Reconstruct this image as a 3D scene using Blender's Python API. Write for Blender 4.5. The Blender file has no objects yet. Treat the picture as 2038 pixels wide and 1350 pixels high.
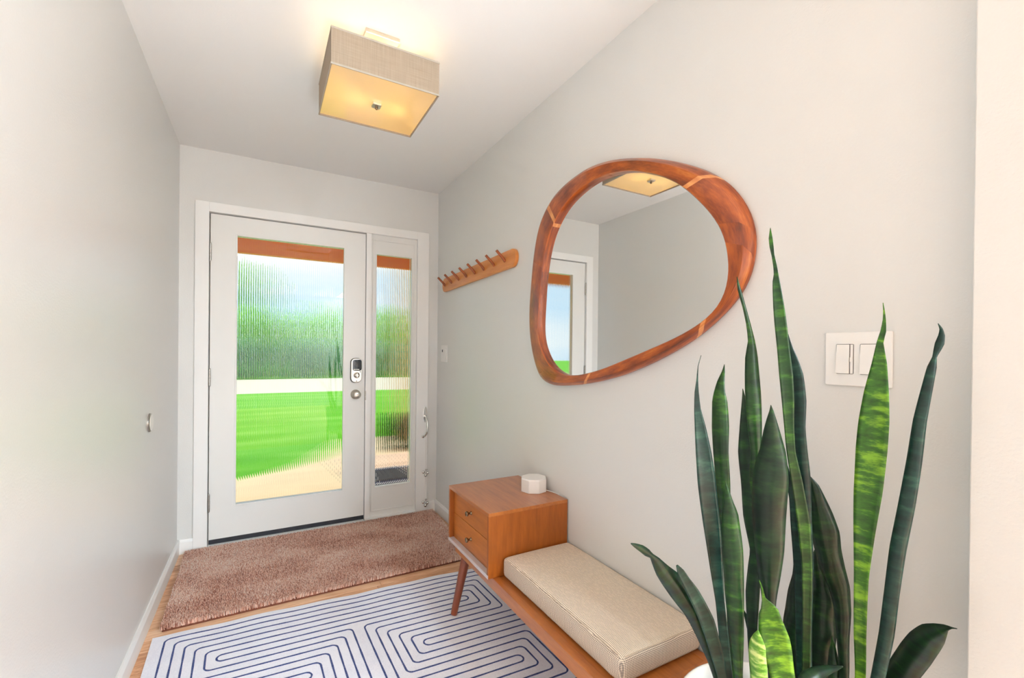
import bpy, bmesh, math, random
import numpy as np
from mathutils import Vector, Matrix, noise
random.seed(7); rng = np.random.default_rng(7)
S = bpy.context.scene
COL = S.collection
PI = math.pi

# ------------------------------------------------------------------ camera
CX, CY, CZ, F, YAW, PITCH, ROLL, HY = 0.4336, -3.2550, 1.2138, 886.64, 0.5105, -0.0042, 0.0102, 705.88
cy_, sy_ = math.cos(YAW), math.sin(YAW)
R0 = Vector((cy_, -sy_, 0)); D0 = Vector((sy_, cy_, 0)); U0 = Vector((0, 0, 1))
DV = D0*math.cos(PITCH) + U0*math.sin(PITCH); Z1 = U0*math.cos(PITCH) - D0*math.sin(PITCH)
RV = R0*math.cos(ROLL) + Z1*math.sin(ROLL); UV_ = Z1*math.cos(ROLL) - R0*math.sin(ROLL)
CAMP = Vector((CX, CY, CZ))
cam = bpy.data.cameras.new('camera'); camo = bpy.data.objects.new('camera', cam); COL.objects.link(camo)
M = Matrix(((RV.x, UV_.x, -DV.x, CX), (RV.y, UV_.y, -DV.y, CY), (RV.z, UV_.z, -DV.z, CZ), (0, 0, 0, 1)))
camo.matrix_world = M
cam.sensor_width = 36; cam.lens = F*36/2038; cam.shift_y = (HY-675)/2038
cam.clip_start = 0.02; cam.clip_end = 300
S.camera = camo
def ray(u, v): return RV*((u-1019)/F) - UV_*((v-HY)/F) + DV
def atd(u, v, d): return CAMP + ray(u, v)*d
def onp(u, v, ax, val):
    d = ray(u, v); return CAMP + d*((val-CAMP[ax])/d[ax])

# ------------------------------------------------------------------ colour management, world, lights
S.view_settings.view_transform = 'Standard'; S.view_settings.look = 'None'
S.view_settings.gamma = 1; S.view_settings.use_curve_mapping = False
S.view_settings.exposure = 1.04
S.cycles.max_bounces = 14; S.cycles.diffuse_bounces = 6; S.cycles.glossy_bounces = 6
S.cycles.transmission_bounces = 10; S.cycles.transparent_max_bounces = 8
S.cycles.sample_clamp_indirect = 8.0; S.cycles.blur_glossy = 0.6

W = bpy.data.worlds.new('sky'); S.world = W; W.use_nodes = True
nt = W.node_tree; N = nt.nodes; L = nt.links; N.clear()
o_ = N.new('ShaderNodeOutputWorld'); bg = N.new('ShaderNodeBackground'); tc = N.new('ShaderNodeTexCoord')
mp = N.new('ShaderNodeMapping'); mp.inputs['Scale'].default_value = (1.0, 1.0, 3.5)
nz = N.new('ShaderNodeTexNoise'); nz.inputs['Scale'].default_value = 2.6; nz.inputs['Detail'].default_value = 6
cr = N.new('ShaderNodeValToRGB'); cr.color_ramp.elements[0].position = .42; cr.color_ramp.elements[1].position = .62
cr.color_ramp.elements[0].color = (.56, .78, 1.0, 1); cr.color_ramp.elements[1].color = (1.0, 1.0, 1.0, 1)
L.new(tc.outputs['Generated'], mp.inputs[0]); L.new(mp.outputs[0], nz.inputs['Vector']); L.new(nz.outputs['Fac'], cr.inputs[0])
L.new(cr.outputs[0], bg.inputs[0]); bg.inputs[1].default_value = 0.53; L.new(bg.outputs[0], o_.inputs[0])

def light(name, kind, loc, rot, energy, color=(1, 1, 1), **kw):
    l = bpy.data.lights.new(name, kind); l.energy = energy; l.color = color
    for k, v in kw.items(): setattr(l, k, v)
    ob = bpy.data.objects.new(name, l); COL.objects.link(ob); ob.location = loc; ob.rotation_euler = rot
    return ob
light('sun', 'SUN', (0, 0, 8), (math.radians(-24), math.radians(-34), 0), 1.6, (1, .95, .86), angle=.02)
# daylight entering the living room behind the camera through the two big windows in its right-hand wall
light('daylight_window_a', 'AREA', (5.55, -4.35, 1.45), (0, math.radians(90), 0), 15, (.88, .95, 1), shape='RECTANGLE', size=1.9, size_y=1.7)
light('daylight_window_b', 'AREA', (5.55, -6.35, 1.45), (0, math.radians(90), 0), 15, (.88, .95, 1), shape='RECTANGLE', size=1.9, size_y=1.7)
light('living_fill_light', 'AREA', (2.6, -5.4, 2.39), (0, 0, 0), 6, (.94, .97, 1), shape='RECTANGLE', size=1.2, size_y=1.2)  # added fill panel for more floor bounce, not a known fixture
# added fill panel below the ceiling, well behind the camera, brightens the far hall
light('hall_fill_light', 'AREA', (2.10, -6.35, 2.395), (0, 0, 0), 235, (.74, .89, 1), shape='RECTANGLE', size=.5, size_y=1.7)
# added upward fill spot, bounced off the ceiling to brighten the hall
light('bounce_fill', 'SPOT', (.70, -3.42, .80), (math.radians(180-37), math.radians(-8), 0), 52, (.76, .90, 1), shadow_soft_size=.15, spot_size=math.radians(70), spot_blend=.9)

# ------------------------------------------------------------------ node / material helpers
def new_mat(name):
    m = bpy.data.materials.new(name); m.use_nodes = True
    return m, m.node_tree.nodes, m.node_tree.links, m.node_tree.nodes['Principled BSDF']
def setp(b, **kw):
    for k, v in kw.items():
        b.inputs[k.replace('_', ' ')].default_value = v
def rgba(c): return (c[0], c[1], c[2], 1)
def srgb(r, g, b):
    f = lambda c: (c/255/12.92) if c/255 <= .04045 else ((c/255+.055)/1.055)**2.4
    return (f(r), f(g), f(b))
def noise_node(N, L, scale=5, detail=3, vec=None, sc=(1, 1, 1), coord='Object', rough=.5, rot=(0, 0, 0)):
    t = N.new('ShaderNodeTexCoord'); m = N.new('ShaderNodeMapping'); n = N.new('ShaderNodeTexNoise')
    m.inputs['Scale'].default_value = sc; m.inputs['Rotation'].default_value = rot
    n.inputs['Scale'].default_value = scale; n.inputs['Detail'].default_value = detail; n.inputs['Roughness'].default_value = rough
    L.new(vec if vec else t.outputs[coord], m.inputs[0]); L.new(m.outputs[0], n.inputs['Vector'])
    return n.outputs['Fac']
def ramp(N, L, fac, stops):
    r = N.new('ShaderNodeValToRGB'); e = r.color_ramp.elements
    while len(e) < len(stops): e.new(.5)
    for i, (p, c) in enumerate(stops): e[i].position = p; e[i].color = rgba(c)
    L.new(fac, r.inputs[0]); return r.outputs[0]
def bump(N, L, h, b, strength=.2, dist=.002):
    n = N.new('ShaderNodeBump'); n.inputs['Strength'].default_value = strength; n.inputs['Distance'].default_value = dist
    L.new(h, n.inputs['Height']); L.new(n.outputs[0], b.inputs['Normal'])
def mth(N, L, op, a, b=None, c=None):
    n = N.new('ShaderNodeMath'); n.operation = op
    for i, x in enumerate((a, b, c)):
        if x is None: continue
        if isinstance(x, (int, float)): n.inputs[i].default_value = x
        else: L.new(x, n.inputs[i])
    return n.outputs[0]

def plain(name, col, rough=.5, metal=0, var=.06, bumpy=0, scale=30, spec=.5, coat=0):
    m, N, L, b = new_mat(name); setp(b, Roughness=rough, Metallic=metal)
    b.inputs['Specular IOR Level'].default_value = spec; b.inputs['Coat Weight'].default_value = coat
    n = noise_node(N, L, scale, 3)
    L.new(ramp(N, L, n, [(.3, tuple(c*(1-var) for c in col)), (.7, tuple(min(1, c*(1+var)) for c in col))]), b.inputs['Base Color'])
    if bumpy: bump(N, L, n, b, bumpy, .001)
    return m
def wood(name, c1, c2, rough=.35, sc=(1, 12, 12), scale=6, coat=.2, streak=.5, rot=(0, 0, 0)):
    m, N, L, b = new_mat(name); setp(b, Roughness=rough); b.inputs['Coat Weight'].default_value = coat; b.inputs['Coat Roughness'].default_value = .25
    a = noise_node(N, L, scale, 5, sc=sc, rot=rot, rough=.6); c = noise_node(N, L, scale*7, 3, sc=sc, rot=rot)
    f = mth(N, L, 'ADD', mth(N, L, 'MULTIPLY', a, 1-streak*.4), mth(N, L, 'MULTIPLY', c, streak*.4))
    L.new(ramp(N, L, f, [(.3, c1), (.7, c2)]), b.inputs['Base Color']); bump(N, L, c, b, .08, .0006)
    return m

def wall_mat(name, col, rough=.42, spec=.5, bstr=.25):
    m, N, L, b = new_mat(name); setp(b, Roughness=rough); b.inputs['Specular IOR Level'].default_value = spec
    n = noise_node(N, L, 170, 4); n2 = noise_node(N, L, 1.5, 2)
    L.new(ramp(N, L, n2, [(.3, tuple(c*.985 for c in col)), (.7, col)]), b.inputs['Base Color'])
    bump(N, L, n, b, bstr, .0012)
    return m
MT = {}
MT['wall'] = wall_mat('wall_paint', (.745, .745, .728), rough=.31, bstr=.5)
MT['ceiling'] = wall_mat('ceiling_paint', (.86, .855, .845), rough=.8, spec=.2)
MT['trim'] = plain('white_trim_paint', (.88, .88, .87), .38, var=.01, scale=4)
MT['door'] = plain('white_door_paint', (.82, .82, .80), .35, var=.012, scale=3)
MT['plastic'] = plain('white_plastic', (.86, .85, .83), .35, var=.01)
MT['white_gloss'] = plain('white_ceramic', (.80, .78, .72), .25, var=.02, coat=.3)
MT['nickel'] = plain('satin_nickel', (.62, .59, .54), .32, 1, .05, scale=60)
MT['chrome'] = plain('chrome', (.78, .78, .76), .12, 1, .02)
MT['hinge'] = plain('brushed_steel', (.45, .43, .40), .4, 1, .15, scale=90)
MT['black'] = plain('black_rubber', (.02, .022, .03), .5, 0, .2)
MT['glassblack'] = plain('dark_glass', (.012, .02, .03), .08, 0, .1, coat=.5)
MT['brass'] = plain('antique_brass', (.26, .19, .12), .22, 1, .1)
MT['gap'] = plain('dark_gap', (.05, .045, .04), .8)
MT['bench'] = wood('bench_wood', srgb(160, 88, 34), srgb(196, 118, 52), .28, (9, 1, 9), 5, .6)
MT['bench_v'] = wood('bench_side_wood', srgb(140, 72, 18), srgb(176, 96, 28), .36, (9, 9, 1), 5, .2)
MT['drawer'] = wood('drawer_wood', srgb(168, 92, 28), srgb(202, 120, 46), .36, (9, 1, 9), 5, .2)
MT['leg'] = wood('leg_wood', srgb(120, 58, 36), srgb(152, 78, 50), .3, (9, 9, 1), 5, .3)
MT['rack'] = wood('rack_wood', srgb(204, 122, 52), srgb(226, 148, 74), .35, (9, 1, 9), 5, .2)
MT['peg'] = wood('peg_wood', srgb(128, 62, 26), srgb(172, 88, 36), .35, (1, 9, 9), 6, .2)
MT['soffit'] = wood('porch_wood', srgb(250, 138, 0), srgb(255, 162, 10), .5, (1, 9, 9), 3, 0)
MT['soil'] = plain('potting_soil', (.035, .022, .014), .95, var=.5, bumpy=1, scale=120)

# ------------------------------------------------------------------ mesh helpers
class MB:
    def __init__(s): s.v = []; s.f = []; s.uv = None
    def add(s, vs, fs):
        o = len(s.v); s.v += [tuple(x) for x in vs]; s.f += [tuple(i+o for i in f) for f in fs]; return s
    def box(s, x0, x1, y0, y1, z0, z1):
        vs = [(x, y, z) for z in (z0, z1) for y in (y0, y1) for x in (x0, x1)]
        return s.add(vs, [(0, 2, 3, 1), (4, 5, 7, 6), (0, 1, 5, 4), (2, 6, 7, 3), (0, 4, 6, 2), (1, 3, 7, 5)])
    def tube(s, pts, rad, n=16, cap=True, flat=None):
        pts = [Vector(p) for p in pts]
        if isinstance(rad, (int, float)): rad = [rad]*len(pts)
        ring = []; vs = []
        t0 = (pts[1]-pts[0]).normalized(); up = Vector((0, 0, 1)) if abs(t0.z) < .9 else Vector((1, 0, 0))
        for i, p in enumerate(pts):
            t = (pts[min(i+1, len(pts)-1)]-pts[max(i-1, 0)]).normalized()
            a = t.cross(up).normalized(); b = a.cross(t).normalized(); up = b
            for k in range(n):
                w = 2*PI*k/n; vs.append(p+(a*math.cos(w)+b*math.sin(w)*(flat or 1))*rad[i])
        fs = [(i*n+k, i*n+(k+1) % n, (i+1)*n+(k+1) % n, (i+1)*n+k) for i in range(len(pts)-1) for k in range(n)]
        if cap: fs += [tuple(range(n))[::-1], tuple((len(pts)-1)*n+k for k in range(n))]
        return s.add(vs, fs)
    def lathe(s, prof, c, n=32, axis='z', caps=True):
        vs = []
        for r, h in prof:
            for k in range(n):
                w = 2*PI*k/n; a, b = r*math.cos(w), r*math.sin(w)
                v = {'z': (a, b, h), 'x': (h, a, b), 'y': (b, h, a)}[axis]
                vs.append((v[0]+c[0], v[1]+c[1], v[2]+c[2]))
        m = len(prof)
        fs = [(i*n+k, i*n+(k+1) % n, (i+1)*n+(k+1) % n, (i+1)*n+k) for i in range(m-1) for k in range(n)]
        if caps: fs += [tuple(range(n))[::-1], tuple((m-1)*n+k for k in range(n))]
        return s.add(vs, fs)
    def prism(s, poly, fn, t0, t1):     # poly 2-D, fn(a,b,t)->3D
        n = len(poly); vs = [fn(a, b, t0) for a, b in poly]+[fn(a, b, t1) for a, b in poly]
        return s.add(vs, [tuple(range(n))[::-1], tuple(range(n, 2*n))]+[(i, (i+1) % n, n+(i+1) % n, n+i) for i in range(n)])
    def build(s, name, mat, parent=None, bevel=0, smooth=False, seg=2, recalc=True):
        me = bpy.data.meshes.new(name); me.from_pydata(s.v, [], s.f)
        if recalc:
            bm = bmesh.new(); bm.from_mesh(me); bmesh.ops.recalc_face_normals(bm, faces=bm.faces); bm.to_mesh(me); bm.free()
        me.materials.append(MT[mat] if isinstance(mat, str) else mat)
        if smooth: me.polygons.foreach_set('use_smooth', [True]*len(me.polygons))
        ob = bpy.data.objects.new(name, me); COL.objects.link(ob)
        if parent is not None: ob.parent = parent; ob.matrix_parent_inverse = Matrix.Translation(-parent.location) if parent.type == 'EMPTY' else Matrix.Identity(4)
        if bevel:
            md = ob.modifiers.new('bevel', 'BEVEL'); md.width = bevel; md.segments = seg; md.limit_method = 'ANGLE'; md.angle_limit = math.radians(40)
            if not smooth:
                md.harden_normals = False
        if smooth == 'auto': pass
        return ob
def thing(name, label, cat, loc, group=None):
    o = bpy.data.objects.new(name, None); COL.objects.link(o); o.location = loc; o['label'] = label; o['category'] = cat
    if group: o['group'] = group
    o.empty_display_size = .05
    return o
def tag(o, label, cat, group=None):
    o['label'] = label; o['category'] = cat
    if group: o['group'] = group
    return o
def struct(o, label=None):
    o['kind'] = 'structure'
    if label: o['label'] = label
    return o
def rrect(w, h, r, n=6):     # rounded rectangle centred at 0
    out = []
    for cx, cy, a in ((w/2-r, h/2-r, 0), (-w/2+r, h/2-r, PI/2), (-w/2+r, -h/2+r, PI), (w/2-r, -h/2+r, 3*PI/2)):
        for k in range(n+1):
            t = a+PI/2*k/n; out.append((cx+r*math.cos(t), cy+r*math.sin(t)))
    return out
def shade_flat_edges(ob, ang=35):
    me = ob.data; me.polygons.foreach_set('use_smooth', [True]*len(me.polygons))
    try: me.set_sharp_from_angle(angle=math.radians(ang))
    except Exception: pass

# ================================================================== ROOM SHELL
RW, RH = 1.6007, 2.4211
PX, PJ = 1.545, -2.960        # pier face and jog
XR = 5.6; YB = -7.4
# floor slab and planks
fl = MB().box(-.12, XR, YB, 0.0, -.06, -.012).build('floor', 'gap'); struct(fl)
m, N, L, b = new_mat('oak_plank'); setp(b, Roughness=.38)
oi = N.new('ShaderNodeObjectInfo')
tcn = N.new('ShaderNodeTexCoord'); ad = N.new('ShaderNodeVectorMath'); ad.operation = 'ADD'
L.new(tcn.outputs['Object'], ad.inputs[0]); L.new(oi.outputs['Location'], ad.inputs[1])
a = noise_node(N, L, 5, 5, vec=ad.outputs[0], sc=(1, 14, 1), rough=.65)
f = mth(N, L, 'ADD', mth(N, L, 'MULTIPLY', a, .8), mth(N, L, 'MULTIPLY', oi.outputs['Random'], .2))
L.new(ramp(N, L, f, [(.32, srgb(190, 132, 92)), (.5, srgb(224, 172, 130)), (.66, srgb(244, 206, 170))]), b.inputs['Base Color'])
bump(N, L, a, b, .15, .0006); MT['plank'] = m
pl_len, pw = 1.1, .083
pm = MB().box(0, pl_len-.0015, 0, pw-.0015, -.012, 0).build('plank', 'plank', fl, bevel=.001, seg=1)
first = True; row = 0; y = 0.0
while y > -3.75:
    x = -.05-random.random()*1.0
    while x < RW+.05:
        a0 = max(x, 0.0); a1 = min(x+pl_len-.0015, RW)
        if a1-a0 > .02:
            p = pm if first else pm.copy()
            if not first: COL.objects.link(p)
            first = False; p.parent = fl
            p.location = (a0, y-pw, 0); p.scale = ((a1-a0)/(pl_len-.0015), 1, 1)
        x += pl_len
    y -= pw
struct(MB().box(RW, XR, YB, -3.0, -.012, -.0005).box(-.0, RW, YB, -3.78, -.012, -.0005).build('floor_living', 'plank'))
struct(MB().box(-.12, XR, YB-.1, .16, RH, RH+.14).build('ceiling', 'ceiling'))
wl = struct(MB().box(-.12, 0, -3.5, .16, -.06, RH).build('wall_left', 'wall'))
MT['bounce_cut'] = wall_mat('bounce_cut_grey', (.36, .36, .36), rough=.6)  # grey added on the unseen wall stretch to cut light bounced forward
struct(MB().box(-.12, 0, YB, -3.5, -.06, RH).build('wall_left_living', 'bounce_cut'))
struct(MB().box(RW, RW+.12, PJ-.001, .16, -.06, RH).build('wall_right', 'wall'))
struct(MB().box(PX, RW+.12, -3.30, PJ, -.06, RH).build('wall_right_pier', 'wall', bevel=.002))
struct(MB().box(RW+.12, XR, -3.14, -3.02, -.06, RH).build('wall_living_front', 'wall'))
DX0, DX1, DZ1 = .148, 1.436, 2.047       # rough opening (inside of casing)
wb = MB().box(-.12, DX0-.012, 0, .16, -.06, RH).box(DX1+.012, RW+.12, 0, .16, -.06, RH).box(DX0-.012, DX1+.012, 0, .16, DZ1+.012, RH)
struct(wb.build('wall_back', 'wall'))
struct(MB().box(-.12, XR+.12, YB-.1, YB, -.06, RH).build('wall_front', 'wall'))
rwl = MB()
for y0, y1, z0, z1 in ((YB, -7.3, -.06, RH), (-5.4, -5.3, -.06, RH), (-3.4, -3.02, -.06, RH), (-7.3, -5.4, -.06, .5), (-7.3, -5.4, 2.4, RH), (-5.3, -3.4, -.06, .5), (-5.3, -3.4, 2.4, RH)):
    rwl.box(XR, XR+.12, y0, y1, z0, z1)
struct(rwl.build('wall_living_right', 'wall'))
for i, y0 in enumerate((-7.3, -5.3)):
    struct(MB().box(XR, XR+.08, y0, y0+.06, .5, 2.4).box(XR, XR+.08, y0+1.84, y0+1.9, .5, 2.4).box(XR, XR+.08, y0+.06, y0+1.84, .5, .56).box(XR, XR+.08, y0+.06, y0+1.84, 2.34, 2.4).box(XR, XR+.08, y0+.92, y0+.98, .56, 2.34).build('window_%d' % (i+2), 'trim'))
# baseboards
def baseboard(name, a, b_, nrm):     # profile extruded from a to b_; nrm points into the room
    prof = [(0, 0), (.013, 0), (.013, .068), (.009, .076), (.006, .085), (0, .085)]
    a, b_, n = Vector(a), Vector(b_), Vector(nrm)
    ms = MB(); k = len(prof)
    vs = [a+n*p+Vector((0, 0, h)) for p, h in prof]+[b_+n*p+Vector((0, 0, h)) for p, h in prof]
    ms.add(vs, [tuple(range(k))[::-1], tuple(range(k, 2*k))]+[(i, (i+1) % k, k+(i+1) % k, k+i) for i in range(k)])
    return struct(ms.build(name, 'trim'))
baseboard('baseboard_left', (0.0005, -.0005, 0), (0.0005, -7.3, 0), (1, 0, 0))
baseboard('baseboard_back', (.0135, -.0005, 0), (.0775, -.0005, 0), (0, -1, 0))
baseboard('baseboard_back_right', (1.5245, -.0005, 0), (1.587, -.0005, 0), (0, -1, 0))
baseboard('baseboard_right', (RW-.0005, -.0005, 0), (RW-.0005, PJ+.002, 0), (-1, 0, 0))
baseboard('baseboard_pier', (PX-.0005, PJ, 0), (PX-.0005, -3.30, 0), (-1, 0, 0))

# ------------------------------------------------------------------ casing, jambs, threshold
cs = MB()
CO0, CO1, CT = .078, 1.5235, 2.1055
cs.box(CO0, DX0, -.018, 0, 0, CT).box(DX1, CO1, -.018, 0, 0, CT).box(DX0, DX1, -.018, 0, DZ1, CT)
struct(cs.build('trim_casing', 'trim', bevel=.002))
jb = MB().box(DX0-.012, DX0, 0.0, .16, 0, DZ1).box(DX1, DX1+.012, 0.0, .16, 0, DZ1).box(DX0-.012, DX1+.012, 0.0, .16, DZ1, DZ1+.012)
jb.box(1.0685, 1.103, -.012, .13, .0, DZ1)           # mullion between door and side light
jb.box(DX0, DX0+.012, .05, .065, .03, DZ1).box(1.056, 1.0685, .05, .065, .03, DZ1).box(DX0, 1.0685, .05, .065, DZ1-.01, DZ1)
struct(jb.build('trim_jamb', 'trim', bevel=.0015))
struct(MB().box(DX0, 1.0685, -.035, .16, -.012, .022).box(1.0685, DX1, -.030, .16, -.012, .03).build('trim_threshold', 'trim', bevel=.004))

# ------------------------------------------------------------------ fluted glass
m, N, L, b = new_mat('fluted_glass'); N.remove(b)
g = N.new('ShaderNodeBsdfGlass'); g.inputs['Roughness'].default_value = 0.0; g.inputs['IOR'].default_value = 1.45; g.inputs['Color'].default_value = (.97, .99, .975, 1)
L.new(g.outputs[0], N['Material Output'].inputs[0]); MT['glass'] = m
def fluted(name, x0, x1, z0, z1, y, parent, pitch=.0128, sag=.00075, seg=10):
    n = round((x1-x0)/pitch); p = (x1-x0)/n
    xs, ys = [], []
    for i in range(n):
        for k in range(seg if i < n-1 else seg+1):
            t = k/seg; xs.append(x0+(i+t)*p); ys.append(y+.004+sag*(1-(2*t-1)**2))
    vs = []
    for x, yy in zip(xs, ys): vs += [(x, yy, z0), (x, yy, z1)]
    c = len(xs); o = len(vs)
    vs += [(x0, y, z0), (x0, y, z1), (x1, y, z0), (x1, y, z1)]
    fs = [(2*i, 2*i+1, 2*i+3, 2*i+2) for i in range(c-1)]
    fs += [(o, o+2, o+3, o+1), (o, o+1, 1, 0), (o+2, 2*c-2, 2*c-1, o+3)]
    fs += [tuple([o+1]+[2*i+1 for i in range(c)][::1]+[o+3])[::-1], tuple([o]+[2*i for i in range(c)]+[o+2])]
    ms = MB().add(vs, fs)
    ob = ms.build(name, 'glass', parent)
    me = ob.data
    for pgn in me.polygons:
        if len(pgn.vertices) == 4 and abs(pgn.normal.y) > .3 and pgn.center.y > y+.003: pgn.use_smooth = False
    return ob

# ------------------------------------------------------------------ door_1
LX0, LX1, LZ0, LZ1 = .154, 1.0655, .052, 2.041
GX0, GX1, GZ0, GZ1 = .293, .921, .2486, 1.9235
d = MB().box(LX0, GX0, .004, .048, LZ0, LZ1).box(GX1, LX1, .004, .048, LZ0, LZ1).box(GX0, GX1, .004, .048, LZ0, GZ0).box(GX0, GX1, .004, .048, GZ1, LZ1)
door = struct(d.build('door_1', 'door'), 'white entry door with one tall fluted glass pane')
def bead(name, x0, x1, z0, z1, y, w, t, parent, mat='door'):
    q = MB().box(x0-w, x0, y-t, y, z0-w, z1+w).box(x1, x1+w, y-t, y, z0-w, z1+w).box(x0, x1, y-t, y, z0-w, z0).box(x0, x1, y-t, y, z1, z1+w)
    return q.build(name, mat, parent, bevel=.0015)
bead('glazing_bead', GX0+.001, GX1-.001, GZ0+.001, GZ1-.001, .0035, .010, .003, door)
fluted('glass_pane', GX0+.0005, GX1-.0005, GZ0+.0005, GZ1-.0005, .018, door)
MB().box(LX0+.001, LX1-.001, .006, .044, .024, LZ0-.0005).build('door_sweep', 'black', door)
for z in (1.807, 1.045, .281):
    h = MB().tube([(.1545, -.008, z-.050), (.1545, -.008, z+.050)], .0062, 12)
    for k in (-.03, -.01, .01, .03): h.tube([(.1545, -.008, z+k-.0006), (.1545, -.008, z+k+.0006)], .0068, 12)
    h.tube([(.1545, -.008, z-.056), (.1545, -.008, z-.050)], [.004, .0062], 10); h.tube([(.1545, -.008, z+.05), (.1545, -.008, z+.056)], [.0062, .004], 10)
    h.build('hinge', 'hinge', door)
# keypad lock
cxk, czk = 1.0055, 1.079
kp = MB().prism(rrect(.072, .166, .028), lambda a, b_, t: (cxk+a, t, czk+b_), .004, -.022).build('keypad_lock', 'nickel', door, bevel=.003)
kp['label'] = 'satin nickel keypad lock above the knob'
MB().prism(rrect(.076, .171, .030), lambda a, b_, t: (cxk+a, t, czk+b_), .0038, -.004).build('backing_plate', 'black', kp)
MB().prism(rrect(.060, .078, .014), lambda a, b_, t: (cxk+.003+a, t, czk+.036+b_), -.0218, -.0236).build('touch_screen', 'glassblack', kp)
MB().lathe([(.004, 0), (.004, -.0008)], (cxk-.016, -.0237, czk+.007), 14, 'y').build('screen_mark', 'plastic', kp)
q = MB()
for i, wd in enumerate((.004, .003, .004, .0035, .003)): q.box(cxk-.008+i*.0056, cxk-.008+i*.0056+wd, -.0242, -.0236, czk+.0045, czk+.009)
q.build('screen_lettering', 'nickel', kp)
MB().lathe([(.021, -.022), (.021, -.027), (.015, -.030), (.013, -.040), (.010, -.043)], (cxk, 0, czk-.033), 24, 'y').build('thumb_turn', 'nickel', kp)
MB().box(cxk-.004, cxk+.004, -.052, -.041, czk-.049, czk-.017).build('turn_grip', 'nickel', kp, bevel=.002)
MB().lathe([(.004, -.022), (.004, -.0235)], (cxk+.024, 0, czk-.010), 12, 'y').build('status_light', 'black', kp)
MB().lathe([(.0035, -.022), (.0035, -.0235)], (cxk, 0, czk-.074), 12, 'y').build('battery_slot', 'black', kp)
# knob
kn = MB().lathe([(.033, .004), (.033, -.003), (.030, -.008), (.014, -.012), (.012, -.028), (.018, -.033), (.026, -.042), (.028, -.050), (.026, -.058), (.018, -.063), (.008, -.0645)], (1.004, 0, .911), 32, 'y').build('door_knob', 'nickel', door, smooth=True)
MB().box(1.000, 1.008, -.069, -.0642, .903, .919).build('knob_button', 'nickel', kn, bevel=.0015)
MB().box(1.0665, 1.0725, -.0145, .006, .868, .933).build('strike_plate', 'hinge', door, bevel=.001)

# ------------------------------------------------------------------ window_1 (side light)
SX0, SX1, SZ0, SZ1 = 1.142, 1.3985, .2395, 1.908
sl = MB().box(1.1035, SX0, .006, .04, .03, DZ1).box(SX1, DX1-.0005, .006, .04, .03, DZ1).box(SX0, SX1, .006, .04, .03, SZ0).box(SX0, SX1, .006, .04, SZ1, DZ1)
win = struct(sl.build('window_1', 'door'), 'narrow side light beside the entry door')
bead('panel_moulding', 1.124, 1.414, .075, 2.005, .0055, .009, .005, win)
bead('glazing_bead', SX0+.001, SX1-.001, SZ0+.001, SZ1-.001, .0055, .008, .003, win)
fluted('glass_pane', SX0+.0005, SX1-.0005, SZ0+.0005, SZ1-.0005, .018, win)

# ================================================================== WALL MIRROR
def z3(a, b_): return (a/2.7+1020, b_/2.7+290)
outer_px = [(75, 900), (85, 740), (100, 580), (125, 440), (165, 335), (225, 245), (320, 165), (420, 108), (540, 75), (680, 66), (820, 76), (960, 105), (1080, 148), (1180, 212), (1255, 300), (1300, 395), (1319, 500), (1310, 610), (1285, 705), (1240, 795), (1150, 905), (1020, 1020), (880, 1110), (720, 1188), (560, 1245), (400, 1280), (260, 1292), (180, 1283), (130, 1240), (100, 1150), (80, 1030)]
inner_px = [(136, 960), (142, 840), (152, 700), (172, 565), (205, 450), (262, 340), (340, 252), (430, 185), (520, 148), (620, 132), (710, 142), (800, 165), (900, 214), (1000, 300), (1080, 392), (1130, 490), (1152, 600), (1153, 700), (1130, 800), (1075, 890), (980, 970), (850, 1042), (700, 1108), (560, 1168), (450, 1210), (340, 1235), (258, 1230), (195, 1180), (155, 1100), (139, 1030)]
FT = .036
def closed_spline(P, n):     # resample closed Catmull-Rom by arclength
    P = np.array(P); k = len(P); out = []
    for i in range(k):
        p0, p1, p2, p3 = P[(i-1) % k], P[i], P[(i+1) % k], P[(i+2) % k]
        for t in np.linspace(0, 1, 12, endpoint=False):
            out.append(.5*((2*p1)+(-p0+p2)*t+(2*p0-5*p1+4*p2-p3)*t*t+(-p0+3*p1-3*p2+p3)*t**3))
    out = np.array(out)
    for _ in range(14): out = .5*out+.25*(np.roll(out, 1, 0)+np.roll(out, -1, 0))
    s_ = np.r_[0, np.cumsum(np.linalg.norm(np.roll(out, -1, 0)-out, axis=1))]
    oo = np.vstack([out, out[:1]]); q = np.linspace(0, s_[-1], n, endpoint=False)
    return np.c_[np.interp(q, s_, oo[:, 0]), np.interp(q, s_, oo[:, 1])]
def px2wall(pts, xs):
    r = []
    for i, (a, b_) in enumerate(pts):
        p = onp(*z3(a, b_), 0, xs(a) if callable(xs) else xs); r.append((p.y, p.z))
    return r
# left silhouette of the frame is its front edge, right silhouette its back edge against the wall
fx = lambda a: RW-FT*.85*max(0, min(1, (800-a)/600))-.004
NS = 160
OUT = closed_spline(px2wall(outer_px, fx), NS*4); INN = closed_spline(px2wall(inner_px, RW-FT), NS*4)
ctr = INN.mean(0)
def by_angle(C_, n):
    a = np.unwrap(np.arctan2(C_[:, 1]-ctr[1], C_[:, 0]-ctr[0])); s_ = np.sign(a[-1]-a[0])
    base = a*s_; k = np.argmin(np.abs((base-base[0]) % (2*PI)))
    tgt = np.linspace(0, 2*PI, n, endpoint=False)
    aa = (base) % (2*PI); o = np.argsort(aa); aa = aa[o]; cc = C_[o]
    aa = np.r_[aa[-1]-2*PI, aa, aa[0]+2*PI]; cc = np.vstack([cc[-1:], cc, cc[:1]])
    if s_ < 0: tgt_ = (-tgt) % (2*PI); tgt_ = tgt
    y = np.interp(tgt, aa, cc[:, 0]); z = np.interp(tgt, aa, cc[:, 1])
    return np.c_[y, z], s_
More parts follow.
